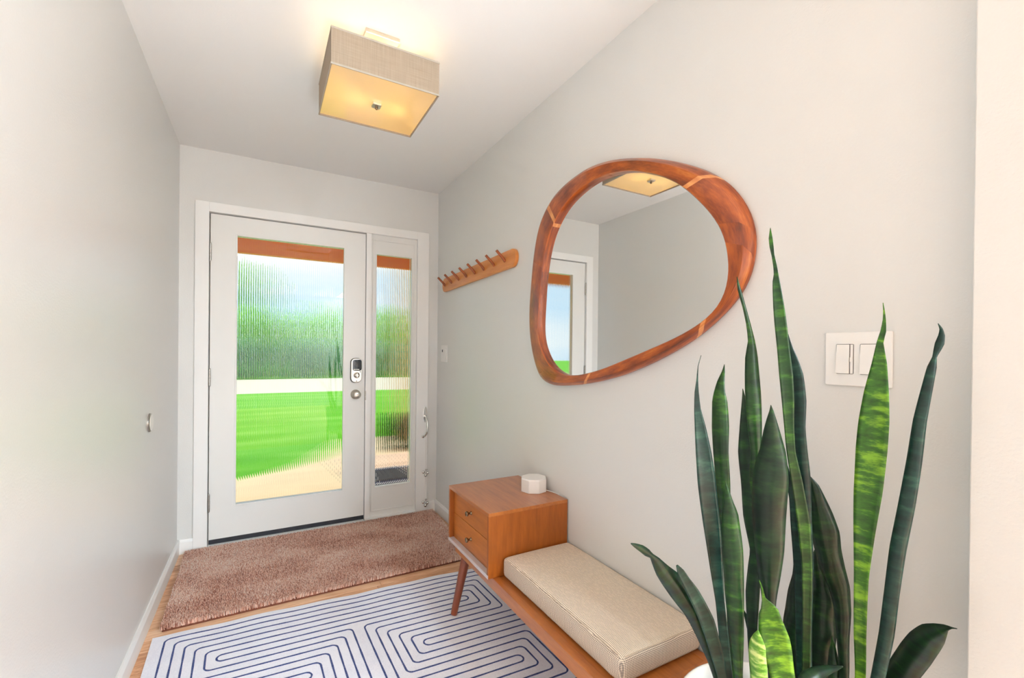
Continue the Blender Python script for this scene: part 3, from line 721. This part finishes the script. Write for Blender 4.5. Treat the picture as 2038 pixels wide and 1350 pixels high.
KX0, KX1, KY0, KY1, KZ0, KZ1 = 1.277, 1.596, -2.366, -1.694, .3200, .402
cu = tag(bpy.data.objects.new('seat_cushion', None), 'long beige seat cushion with fine woven stripes on the low bench', 'cushion'); COL.objects.link(cu); cu.location = ((KX0+KX1)/2, (KY0+KY1)/2, KZ0)
bm = bmesh.new(); bmesh.ops.create_cube(bm, size=1)
for v in bm.verts: v.co = Vector((v.co.x*(KX1-KX0), v.co.y*(KY1-KY0), (v.co.z+.5)*(KZ1-KZ0)))
bmesh.ops.bevel(bm, geom=[e for e in bm.edges], offset=.017, segments=4, profile=.55, affect='EDGES')
hx, hy, hh = (KX1-KX0)/2, (KY1-KY0)/2, KZ1-KZ0
for ax, n_, half in ((1, 48, hy), (0, 20, hx)):
    for k in range(1, n_):
        co = [0, 0, 0]; co[ax] = -half+2*half*k/n_; no = [0, 0, 0]; no[ax] = 1
        bmesh.ops.bisect_plane(bm, geom=bm.verts[:]+bm.edges[:]+bm.faces[:], plane_co=co, plane_no=no)
for k in range(1, 7):
    bmesh.ops.bisect_plane(bm, geom=bm.verts[:]+bm.edges[:]+bm.faces[:], plane_co=(0, 0, hh*k/7), plane_no=(0, 0, 1))
for v in bm.verts:
    c = v.co.copy(); u, w_ = c.x/hx, c.y/hy
    f = max(0, 1-abs(u)**3)*max(0, 1-abs(w_)**6)
    if c.z > hh*.5: v.co.z += (.007*f-.004*abs(w_)**8)*(c.z/hh)
    edge = (1 if abs(u) > .9 else 0)
    if edge and .1*hh < c.z < hh*.95:
        wr = noise.noise(Vector((c.y*26, c.z*12, 5)))+.6*noise.noise(Vector((c.y*60+c.z*40, c.z*20, 9)))
        v.co.x += math.copysign(1, u)*(.0035*math.sin(PI*c.z/hh)+(.003*wr if u < 0 else 0))
    if abs(w_) > .95 and .1*hh < c.z < hh*.95: v.co.y += math.copysign(.002, w_)*math.sin(PI*c.z/hh)
    v.co.z = max(v.co.z, 0.0005)
me = bpy.data.meshes.new('cushion_body'); bm.to_mesh(me); bm.free(); me.materials.append(fm)
me.polygons.foreach_set('use_smooth', [True]*len(me.polygons))
ob = bpy.data.objects.new('cushion_body', me); COL.objects.link(ob); ob.parent = cu
MT['piping'] = plain('cushion_piping', srgb(200, 180, 156), .9, var=.2, scale=300)
P = [(x, y) for x, y in rrect((KX1-KX0)-.010, (KY1-KY0)-.010, .016, 4)]
P2 = []
for i in range(len(P)):
    a, c = Vector(P[i]), Vector(P[(i+1) % len(P)]); n = max(1, int((c-a).length/.03)); P2 += [a+(c-a)*k/n for k in range(n)]
P2.append(P2[0])
pz = lambda p: hh-.0050-.004*abs(p.y/hy)**8+.0012*noise.noise(Vector((p.x*20, p.y*20, 0)))
MB().tube([(p.x, p.y, pz(p)) for p in P2], .0018, 8, cap=False).build('piping', 'piping', None, smooth=True).parent = cu

# ---- octagonal white box on the cabinet
oc = thing('octagonal_box', 'small white octagonal box standing on the cabinet top near the wall', 'box', (1.531, -1.513, CTP))
def octa(r, z): return [(1.531+r*math.cos(PI/8+k*PI/4+.25), -1.513+r*math.sin(PI/8+k*PI/4+.25), z) for k in range(8)]
vs = octa(.0615, CTP+.0005)+octa(.0615, CTP+.057)+octa(.057, CTP+.062)
fs = [tuple(range(8))[::-1], tuple(range(16, 24))]+[(i, (i+1) % 8, 8+(i+1) % 8, 8+i) for i in range(8)]+[(8+i, 8+(i+1) % 8, 16+(i+1) % 8, 16+i) for i in range(8)]
MB().add(vs, fs).build('box_body', 'plastic', oc, bevel=.0012)
MB().tube([(1.570, -1.548, CTP+.006), (1.585, -1.570, CTP+.003), (1.591, -1.60, CTP+.003), (1.5965, -1.62, CTP+.002), (1.5975, -1.63, CTP-.03)], .0018, 8).build('power_cable', 'plastic', oc)

# ================================================================== SNAKE PLANT
PCx, PCy, PRZ, PR = 1.308, -2.752, .500, .175
pot = thing('planter', 'round cream ceramic planter with rolled rim beside the bench', 'planter', (PCx, PCy, 0))
MB().lathe([(.115, .2), (.13, .205), (.150, .26), (.165, .36), (.172, .47), (.175, .49), (.175, .497), (.171, .500), (.165, .497), (.163, .47), (.158, .44), (.02, .44)], (PCx, PCy, 0), 64, caps=True).build('pot', 'white_gloss', pot, smooth=True)
MB().lathe([(.157, .44), (.160, .462), (.12, .468), (.06, .472), (.004, .474)], (PCx, PCy, 0), 48).build('soil', 'soil', pot, smooth=True)
q = MB().box(PCx-.14, PCx+.14, PCy-.015, PCy+.015, .165, .19).box(PCx-.015, PCx+.015, PCy-.14, PCy+.14, .165, .19)
q.lathe([(.12, .19), (.12, .2)], (PCx, PCy, 0), 32).build('stand_frame', 'leg', pot)
for a in range(4):
    c_, s_ = math.cos(a*PI/2), math.sin(a*PI/2)
    MB().tube([(PCx+.150*c_, PCy+.150*s_, .0085), (PCx+.150*c_, PCy+.150*s_, .26)], .012, 14).build('leg', 'leg', pot)
# leaf materials
def leafmat(name, dark, mid, light, thr, bandscale=55, rough=.32):
    m, N, L, b = new_mat(name); setp(b, Roughness=rough); b.inputs['Coat Weight'].default_value = .04; b.inputs['Specular IOR Level'].default_value = .32
    uvn = N.new('ShaderNodeUVMap'); uvn.uv_map = 'UVMap'; se = N.new('ShaderNodeSeparateXYZ'); L.new(uvn.outputs[0], se.inputs[0])
    oi = N.new('ShaderNodeObjectInfo')
    cmb = N.new('ShaderNodeCombineXYZ'); L.new(mth(N, L, 'MULTIPLY', oi.outputs['Random'], 50.), cmb.inputs[2])
    ad = N.new('ShaderNodeVectorMath'); ad.operation = 'ADD'; L.new(uvn.outputs[0], ad.inputs[0]); L.new(cmb.outputs[0], ad.inputs[1])
    a = noise_node(N, L, bandscale, 4, vec=ad.outputs[0], sc=(.35, 1, 1), rough=.65)      # u across (metres), v along
    c = noise_node(N, L, 9, 3, vec=ad.outputs[0], sc=(1, 1, 1))
    f = mth(N, L, 'ADD', mth(N, L, 'MULTIPLY', a, .72), mth(N, L, 'MULTIPLY', c, .28))
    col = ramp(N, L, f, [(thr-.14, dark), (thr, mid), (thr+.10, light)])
    L.new(col, b.inputs['Base Color']); bump(N, L, a, b, .08, .001)
    return m
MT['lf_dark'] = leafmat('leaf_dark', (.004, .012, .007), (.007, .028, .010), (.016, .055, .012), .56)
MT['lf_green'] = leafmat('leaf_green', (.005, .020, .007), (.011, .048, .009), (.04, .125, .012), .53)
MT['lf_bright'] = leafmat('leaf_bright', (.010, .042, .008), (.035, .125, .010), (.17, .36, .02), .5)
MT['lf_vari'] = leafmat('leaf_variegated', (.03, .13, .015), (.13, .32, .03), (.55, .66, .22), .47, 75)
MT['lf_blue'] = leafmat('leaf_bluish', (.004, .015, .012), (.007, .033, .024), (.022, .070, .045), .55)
plant = thing('snake_plant', 'tall snake plant with upright mottled green sword leaves in the cream planter', 'plant', (PCx, PCy, .46))
def z5(a, b_, w=None): return (a/2.935+1240, b_/2.935+440)
def A5(rows): return [((l+r)/2/2.935+1240, y/2.935+440, (r-l)/2/2.935) for y, l, r in rows]
def A6(rows): return [((l+r)/2/2.935+1240, y/2.935+890, (r-l)/2/2.935) for y, l, r in rows]
def A7(rows): return [((l+r)/2/1.753+1580, y/1.753+580, (r-l)/2/1.753) for y, l, r in rows]
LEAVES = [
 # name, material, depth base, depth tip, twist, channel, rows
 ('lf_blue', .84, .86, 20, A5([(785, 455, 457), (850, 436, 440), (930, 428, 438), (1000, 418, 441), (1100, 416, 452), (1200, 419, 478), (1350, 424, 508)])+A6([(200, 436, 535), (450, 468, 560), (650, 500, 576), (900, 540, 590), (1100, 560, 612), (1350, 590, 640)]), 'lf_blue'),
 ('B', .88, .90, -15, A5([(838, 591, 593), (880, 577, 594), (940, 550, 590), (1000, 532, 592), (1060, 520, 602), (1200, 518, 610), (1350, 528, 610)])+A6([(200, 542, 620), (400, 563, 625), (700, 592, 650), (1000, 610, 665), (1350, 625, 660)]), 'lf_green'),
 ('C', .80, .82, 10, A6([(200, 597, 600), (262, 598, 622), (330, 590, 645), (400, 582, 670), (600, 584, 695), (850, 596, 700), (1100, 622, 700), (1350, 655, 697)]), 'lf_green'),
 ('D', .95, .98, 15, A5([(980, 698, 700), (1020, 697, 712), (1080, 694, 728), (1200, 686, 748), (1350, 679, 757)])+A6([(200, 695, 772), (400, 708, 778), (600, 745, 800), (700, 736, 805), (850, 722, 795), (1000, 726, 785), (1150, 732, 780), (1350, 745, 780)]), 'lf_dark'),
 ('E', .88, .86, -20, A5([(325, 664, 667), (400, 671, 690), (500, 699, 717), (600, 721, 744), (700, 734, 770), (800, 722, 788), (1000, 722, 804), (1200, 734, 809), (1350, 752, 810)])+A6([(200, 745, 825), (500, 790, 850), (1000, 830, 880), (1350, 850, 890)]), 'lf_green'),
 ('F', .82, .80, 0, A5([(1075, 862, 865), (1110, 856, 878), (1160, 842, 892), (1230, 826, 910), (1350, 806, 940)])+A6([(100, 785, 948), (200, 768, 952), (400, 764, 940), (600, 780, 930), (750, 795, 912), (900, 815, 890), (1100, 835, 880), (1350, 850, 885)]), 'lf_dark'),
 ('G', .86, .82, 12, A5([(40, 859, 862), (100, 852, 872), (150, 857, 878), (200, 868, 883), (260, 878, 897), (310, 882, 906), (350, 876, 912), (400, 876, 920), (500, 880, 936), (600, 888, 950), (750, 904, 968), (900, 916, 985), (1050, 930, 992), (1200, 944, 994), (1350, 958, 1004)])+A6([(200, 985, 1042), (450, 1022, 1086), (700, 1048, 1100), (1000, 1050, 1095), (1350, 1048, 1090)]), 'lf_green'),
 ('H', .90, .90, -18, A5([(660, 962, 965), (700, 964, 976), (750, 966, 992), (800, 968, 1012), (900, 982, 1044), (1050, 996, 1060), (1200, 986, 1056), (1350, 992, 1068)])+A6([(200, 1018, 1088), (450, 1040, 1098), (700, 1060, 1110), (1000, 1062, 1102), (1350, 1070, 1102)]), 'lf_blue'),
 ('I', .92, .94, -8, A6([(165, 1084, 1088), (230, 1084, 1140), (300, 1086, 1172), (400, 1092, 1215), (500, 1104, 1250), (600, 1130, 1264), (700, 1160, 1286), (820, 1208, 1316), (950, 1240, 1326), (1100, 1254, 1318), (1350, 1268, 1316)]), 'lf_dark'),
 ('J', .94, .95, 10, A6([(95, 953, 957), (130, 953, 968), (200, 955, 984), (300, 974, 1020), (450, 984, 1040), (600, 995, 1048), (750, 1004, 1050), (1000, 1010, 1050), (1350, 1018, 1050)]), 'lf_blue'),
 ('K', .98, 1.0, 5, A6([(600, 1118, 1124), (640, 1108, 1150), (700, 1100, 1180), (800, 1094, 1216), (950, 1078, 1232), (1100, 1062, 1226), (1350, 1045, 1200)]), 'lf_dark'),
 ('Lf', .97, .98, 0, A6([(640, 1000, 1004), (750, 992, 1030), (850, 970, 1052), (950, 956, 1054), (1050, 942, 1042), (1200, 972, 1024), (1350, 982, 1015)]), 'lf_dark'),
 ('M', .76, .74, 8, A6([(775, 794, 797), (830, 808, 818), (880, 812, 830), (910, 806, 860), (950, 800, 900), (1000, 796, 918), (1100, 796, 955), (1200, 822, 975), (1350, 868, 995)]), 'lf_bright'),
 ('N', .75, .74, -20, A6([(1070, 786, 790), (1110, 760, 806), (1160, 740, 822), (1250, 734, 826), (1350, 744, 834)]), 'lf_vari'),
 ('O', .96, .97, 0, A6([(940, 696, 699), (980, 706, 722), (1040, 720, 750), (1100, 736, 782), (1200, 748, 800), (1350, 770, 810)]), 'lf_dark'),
 ('Q', .84, .80, 10, A7([(40, 310, 312), (70, 312, 317), (100, 311, 320), (140, 304, 320), (180, 291, 310), (250, 278, 319), (350, 255, 322), (450, 239, 322), (550, 229, 315), (700, 220, 298), (850, 217, 275), (1000, 215, 256), (1200, 214, 249), (1350, 217, 247)]), 'lf_bright'),
 ('T', .93, .95, 0, A6([(1105, 1218, 1222), (1150, 1214, 1236), (1200, 1206, 1246), (1290, 1200, 1262), (1350, 1204, 1258)]), 'lf_green'),
]
# freely curved leaves: centre points with half-width perpendicular to the run
CURVED = [
 ('R', .80, .78, 0, [(1867, 644, .6), (1873, 655, 2.5), (1874, 668, 5), (1870, 684, 7), (1864, 700, 5), (1860, 711, 3.5), (1855, 730, 7), (1850, 751, 8), (1831, 837, 10.5), (1819, 922, 12), (1804, 1008, 13), (1787, 1093, 13), (1775, 1179, 12), (1764, 1265, 12), (1747, 1350, 11)], 'lf_blue'),
 ('P', .86, .78, 0, [(1255.5, 1082, 1), (1264, 1086, 4), (1278, 1093, 7), (1290, 1102, 7.5), (1298, 1108, 5), (1306, 1118, 9), (1320, 1138, 15), (1340, 1160, 20), (1358, 1183, 22), (1377, 1213, 19), (1392, 1249, 14), (1405, 1280, 12), (1418, 1315, 10), (1428, 1350, 8)], 'lf_dark'),
 ('P2', .82, .80, 0, [(1347, 1125, 2), (1354, 1137, 7), (1364, 1155, 9), (1378, 1178, 12), (1392, 1204, 13), (1406, 1234, 14), (1416, 1265, 13), (1426, 1300, 12), (1438, 1350, 9)], 'lf_blue'),
 ('Sx', .84, .70, 0, [(1905, 1252, .6), (1893, 1250, 2), (1881, 1250, 6), (1868, 1256, 13), (1852, 1266, 20), (1835, 1284, 24), (1818, 1307, 25), (1798, 1334, 24), (1770, 1365, 20)], 'lf_dark'),
 ('Ux', .80, .84, 0, [(1678, 1327, 1), (1668, 1329, 4), (1650, 1333, 8), (1628, 1340, 12), (1608, 1352, 14), (1596, 1372, 12)], 'lf_dark'),
]
def cat(P, n):
    P = np.array(P, float); k = len(P); PP = np.vstack([2*P[0]-P[1], P, 2*P[-1]-P[-2]])
    out = []
    seg = np.linalg.norm(np.diff(P[:, :3], axis=0), axis=1); tot = seg.sum()
    for i in range(k-1):
        m_ = max(2, int(round(n*seg[i]/tot)))
        p0, p1, p2, p3 = PP[i], PP[i+1], PP[i+2], PP[i+3]
        for t in np.linspace(0, 1, m_, endpoint=False):
            c_ = .5*((2*p1)+(-p0+p2)*t+(2*p0-5*p1+4*p2-p3)*t*t+(-p0+3*p1-3*p2+p3)*t**3)
            lin_ = p1+(p2-p1)*t; out.append(.5*c_+.5*lin_)
    out.append(P[-1]); return np.array(out)
def make_leaf(rows, db, dt, twist, mat, idx):
    rows = list(rows)
    vt, vb = rows[0][1], rows[-1][1]; n = len(rows); pts = []
    # metric centre line with depth easing from tip to base
    Ls = [0]
    for i in range(1, n): Ls.append(Ls[-1]+math.hypot(rows[i][0]-rows[i-1][0], rows[i][1]-rows[i-1][1]))
    for i, (u, v, w) in enumerate(rows):
        t = Ls[i]/Ls[-1]; dd_ = dt+(db-dt)*t**.8
        p = atd(u, v, dd_); pts.append((p.x, p.y, p.z, max(w, .5)*dd_/F))
    # root: run on into the soil, kept inside the pot
    l = pts[-1]; p = Vector(l[:3])
    drn = (Vector(pts[-1][:3])-Vector(pts[-2][:3])).normalized(); drn.z = min(drn.z, -.35); drn.normalize()
    e_ = p+drn*((p.z-.455)/-drn.z); off = Vector((e_.x-PCx, e_.y-PCy)); 
    if off.length > .135: off = off*(.135/off.length)
    e_ = Vector((PCx+off.x, PCy+off.y, .455))
    mid = (p+e_)/2+drn*.01
    pts.append((mid.x, mid.y, mid.z, l[3]*.95)); pts.append((e_.x, e_.y, e_.z, l[3]*.85))
    C_ = cat(pts, 56); n = len(C_); vs = []; uv = []; NC = 7; ln = 0; th = .0011
    tw = math.radians(twist)
    for side in (0, 1):
        ln = 0
        for i in range(n):
            c_ = Vector(C_[i][:3]); w = max(C_[i][3], .0004)
            tg = Vector(C_[min(i+1, n-1)][:3])-Vector(C_[max(i-1, 0)][:3]); tg.normalize()
            vd = (c_-CAMP).normalized(); wd = tg.cross(vd).normalized()
            a = tw*math.sin(.6+3.0*i/n+idx); 
            nrm = wd.cross(tg).normalized()
            wd2 = wd*math.cos(a)+nrm*math.sin(a); nn = wd2.cross(tg).normalized()
            ws = w/max(.6, math.cos(a))
            if i: ln += (Vector(C_[i][:3])-Vector(C_[i-1][:3])).length
            for j in range(NC):
                s_ = 2*j/(NC-1)-1
                rip = .10*w*math.sin(i*.55+idx*2)*abs(s_)**2
                depth = .34*w*(s_*s_)+rip
                q = c_+wd2*(ws*s_)+nn*(depth*(1 if idx % 3 else -.6))
                q = q+nn*(th*(1-.7*abs(s_)) if side else -th*(1-.7*abs(s_)))*min(1, w/.006)
                vs.append(q); uv.append((s_*ws, ln))
    K = n*NC; fs = []
    for i in range(n-1):
        for j in range(NC-1):
            a0 = i*NC+j; fs.append((a0, a0+1, a0+NC+1, a0+NC)); fs.append((K+a0, K+a0+NC, K+a0+NC+1, K+a0+1))
        for j in (0, NC-1):
            a0 = i*NC+j; fs.append((a0, a0+NC, K+a0+NC, K+a0))
    for i in (0, n-1):
        for j in range(NC-1):
            a0 = i*NC+j; fs.append((a0, a0+1, K+a0+1, K+a0))
    ob = MB().add(vs, fs).build('leaf', mat, plant, smooth=True)
    me = ob.data; ul = me.uv_layers.new(name='UVMap'); li = np.zeros(len(me.loops), int); me.loops.foreach_get('vertex_index', li)
    ul.data.foreach_set('uv', np.array(uv)[li].ravel())
    return ob
for i, (nm_, db, dt, tw, rows, mt_) in enumerate(LEAVES): make_leaf(rows, db, dt, tw, mt_, i)
for i, (nm_, db, dt, tw, rows, mt_) in enumerate(CURVED): make_leaf(rows, db, dt, tw, mt_, i+1)

# ================================================================== OUTSIDE
GZ = -.10
gm, N, L, b = new_mat('lawn_grass'); setp(b, Roughness=.9); b.inputs['Specular IOR Level'].default_value = .1
n1 = noise_node(N, L, 60, 3); n2 = noise_node(N, L, 1.2, 3, sc=(.5, 1.6, 1))
f = mth(N, L, 'ADD', mth(N, L, 'MULTIPLY', n1, .35), mth(N, L, 'MULTIPLY', n2, .65))
L.new(ramp(N, L, f, [(.3, (.07, .35, .004)), (.5, (.11, .45, .006)), (.7, (.26, .56, .09))]), b.inputs['Base Color']); MT['lawn'] = gm
MT['path'] = plain('path_concrete', (.80, .64, .42), .9, var=.08, scale=6)
MT['road'] = plain('road_concrete', (.66, .60, .48), .9, var=.05, scale=3)
MT['brickpath'] = plain('patio_slab', (.80, .60, .46), .9, var=.1, scale=8)
gr = struct(MB().box(-60, 70, .16, 12.2, GZ-.3, GZ).box(-60, 70, 19.6, 60, GZ-.3, GZ).build('lawn', 'lawn'), 'bright green lawn between the house and the road')
struct(MB().box(-60, 70, 12.2, 19.6, GZ-.3, GZ+.0).build('road', 'road'), 'pale road beyond the lawn')
struct(MB().box(-60, 1.9, .16, .18, -.6, -.02).build('foundation', 'road'))
# curving path from the door
pe = [(-2.0, 1.0), (-.6, 1.45), (.15, 1.92), (.55, 2.12), (.95, 2.45), (1.25, 2.95), (1.6, 3.6), (2.2, 3.75), (3.2, 3.6), (6, 3.5), (6, .17), (-2, .17)]
struct(MB().prism(pe, lambda a, c, t: (a, c, t), GZ-.1, GZ+.02).build('path', 'path'), 'pale curving concrete path outside the door')
ps = struct(MB().box(1.25, 6, .18, 2.35, GZ+.0202, GZ+.026).build('patio', 'gap'), 'peach paved patio outside the side light')
k = 0
for i in range(6):
    for j in range(4):
        MB().box(1.26+i*.5, 1.26+i*.5+.485, .19+j*.54, .19+j*.54+.525, GZ+.024, GZ+.036).build('paving_slab', 'brickpath', ps)
struct(MB().box(-2, 1.24, .17, .95, GZ+.0205, GZ+.06).build('door_step', 'path'), 'pale concrete step outside the door')
# porch beam and soffit
sf = struct(MB().box(-3, 5, 1.20, 1.26, 2.047, 2.36).build('porch_beam', 'soffit'), 'orange-stained wooden beam across the top of the porch')
so_ = struct(MB().box(-3, 5, .16, 1.20, 2.36, 2.40).build('porch_ceiling', 'gap'))
for k in range(8): MB().box(-3, 5, .165+k*.129, .165+k*.129+.124, 2.345, 2.3595).build('soffit_board', 'soffit', so_)
struct(MB().box(-3, 5.7, -7.6, 1.35, 2.60, 2.70).build('roof', 'gap'))
struct(MB().box(-3.4, 0-.12, .16, .30, -.1, 2.6).box(RW+.12, 5.7, .16, .30, -.1, 2.6).box(-.12, RW+.12, .165, .30, 2.2, 2.6).build('wall_exterior', 'brickpath'))
# door mat outside with border
dm = thing('outdoor_mat', 'navy outdoor door mat with dark centre and pale border line on the patio', 'door mat', (1.60, 1.33, GZ+.036))
MT['navy2'] = plain('navy_rubber', (.012, .02, .07), .8); MT['char'] = plain('charcoal_fibre', (.03, .03, .035), .95, var=.4, scale=200)
z0 = GZ+.0365
MB().box(1.28, 1.92, 1.03, 1.66, z0, z0+.010).build('mat_border', 'navy2', dm)
MB().box(1.35, 1.85, 1.14, 1.55, z0+.0102, z0+.016).build('mat_centre', 'char', dm)
q = MB()
for x0, x1, y0, y1 in ((1.31, 1.89, 1.06, 1.075), (1.31, 1.89, 1.615, 1.63), (1.31, 1.325, 1.075, 1.615), (1.875, 1.89, 1.075, 1.615)): q.box(x0, x1, y0, y1, z0+.0102, z0+.0125)
q.build('border_line', 'plastic', dm)
# foliage
def leafy(name, centre, rad, n, size, mat, seed, squash=1):
    r_ = np.random.default_rng(seed)
    d_ = r_.normal(size=(n, 3)); d_ /= np.linalg.norm(d_, axis=1)[:, None]
    lump = np.array([1+.28*noise.noise(Vector(x)*2.3+Vector((seed, 0, 0))) for x in d_])
    rr = (.62+.38*r_.random(n)**.6)*lump
    c_ = d_*rr[:, None]*np.array(rad)+np.array(centre)
    a = r_.normal(size=(n, 3)); a /= np.linalg.norm(a, axis=1)[:, None]
    b_ = np.cross(a, r_.normal(size=(n, 3))); b_ /= np.linalg.norm(b_, axis=1)[:, None]
    s_ = size*(.6+.8*r_.random(n))[:, None]
    V_ = np.stack([c_-a*s_, c_+b_*s_*.45, c_+a*s_, c_-b_*s_*.45], 1)
    me = bpy.data.meshes.new(name); me.from_pydata(V_.reshape(-1, 3).tolist(), [], (np.arange(n*4).reshape(-1, 4)).tolist())
    me.materials.append(mat if not isinstance(mat, str) else MT[mat]); return me
def fol(name, c1, c2):
    m, N, L, b = new_mat(name); setp(b, Roughness=.7); n1 = noise_node(N, L, 1.3, 3)
    L.new(ramp(N, L, n1, [(.35, c1), (.65, c2)]), b.inputs['Base Color'])
    tr = N.new('ShaderNodeBsdfTranslucent'); tr.inputs[0].default_value = rgba(tuple(min(1, c*1.2) for c in c2)); mx = N.new('ShaderNodeMixShader'); mx.inputs[0].default_value = .35
    L.new(b.outputs[0], mx.inputs[1]); L.new(tr.outputs[0], mx.inputs[2]); L.new(mx.outputs[0], N['Material Output'].inputs[0]); return m
MT['fol_mid'] = fol('foliage_mid', (.26, .56, .08), (.46, .84, .14)); MT['fol_blue'] = fol('foliage_bluish', (.14, .38, .20), (.26, .60, .30)); MT['fol_light'] = fol('foliage_light', (.26, .55, .08), (.52, .82, .22)); MT['fol_dark'] = fol('foliage_dark', (.03, .10, .03), (.07, .20, .05))
MT['bark'] = plain('bark', (.16, .11, .07), .9, var=.3, bumpy=.6)
hedge_me = [leafy('hedge_foliage_%d' % i, (0, 0, 1.75), (1.60, 1.1, 1.75), 9000, .10, 'fol_mid', 20+i) for i in range(3)]
low_me = [leafy('low_foliage_%d' % i, (0, 0, .85), (1.05, .60, 1.0), 5200, .09, 'fol_blue', 40+i) for i in range(2)]
def bush(x, y, me, label, sc, cat_='shrub', group=None, name='hedge_shrub', trunk=1.2):
    t = thing(name, label, cat_, (x, y, GZ), group)
    o = bpy.data.objects.new('foliage', me); COL.objects.link(o); o.parent = t; o.scale = sc; o['kind'] = 'stuff'
    tr_ = MB().tube([(x, y, GZ), (x+.02, y, GZ+trunk*.6), (x-.02, y, GZ+trunk)], [.09, .07, .05], 8).build('trunk', 'bark', t)
    return t
hl = 'tall green hedge shrub in the row across the road'
for i, x in enumerate(np.arange(-8.6, 16, 3.45)):
    bush(float(x), 23.3+.35*((i*7) % 3), hedge_me[i % 3], hl, (1, 1, 1.0+.07*((i*5) % 3)), group='hedge shrubs across the road')
for i, x in enumerate(np.arange(-7.4, 14, 2.75)):
    bush(float(x), 20.6, low_me[i % 2], 'low bluish green shrub in front of the tall hedge across the road', (1, 1, 1.0), name='low_shrub', group='low shrubs across the road', trunk=.5)
lt = leafy('tree_crown', (0, 0, 4.6), (3.2, 2.4, 2.2), 6500, .2, 'fol_light', 77)
bush(-3.6, 29.0, lt, 'pale green tree rising above the hedge left of the door view', (1, 1, 1), 'tree', name='leafy_tree', trunk=4)
sb = leafy('round_shrub', (0, 0, .24), (.25, .23, .25), 2600, .035, 'fol_dark', 90)
bush(2.03, 2.74, sb, 'small dark round shrub beside the patio', (1, 1, 1), 'shrub', name='round_shrub', trunk=.15)
# brick wing wall right of the porch, seen only through the side light
MT['brick'] = plain('brick_face', (.56, .30, .12), .85, var=.2, scale=9); MT['mortar'] = plain('mortar', (.55, .46, .34), .95)
wing = struct(MB().box(2.44, 2.62, .31, 3.9, GZ-.05, 2.5).build('wall_wing', 'mortar'), 'brown brick wing wall at the right of the porch')
bme = None
for r_ in range(26):
    for c_ in range(16):
        y0 = .32+c_*.225+(.11 if r_ % 2 else 0)
        if y0+.21 > 3.9: continue
        if bme is None:
            o = MB().box(0, .012, 0, .213, 0, .088).build('brick', 'brick', wing); bme = o.data
        else:
            o = bpy.data.objects.new('brick', bme); COL.objects.link(o); o.parent = wing
        o.location = (2.429, y0, GZ+.04+r_*.098)
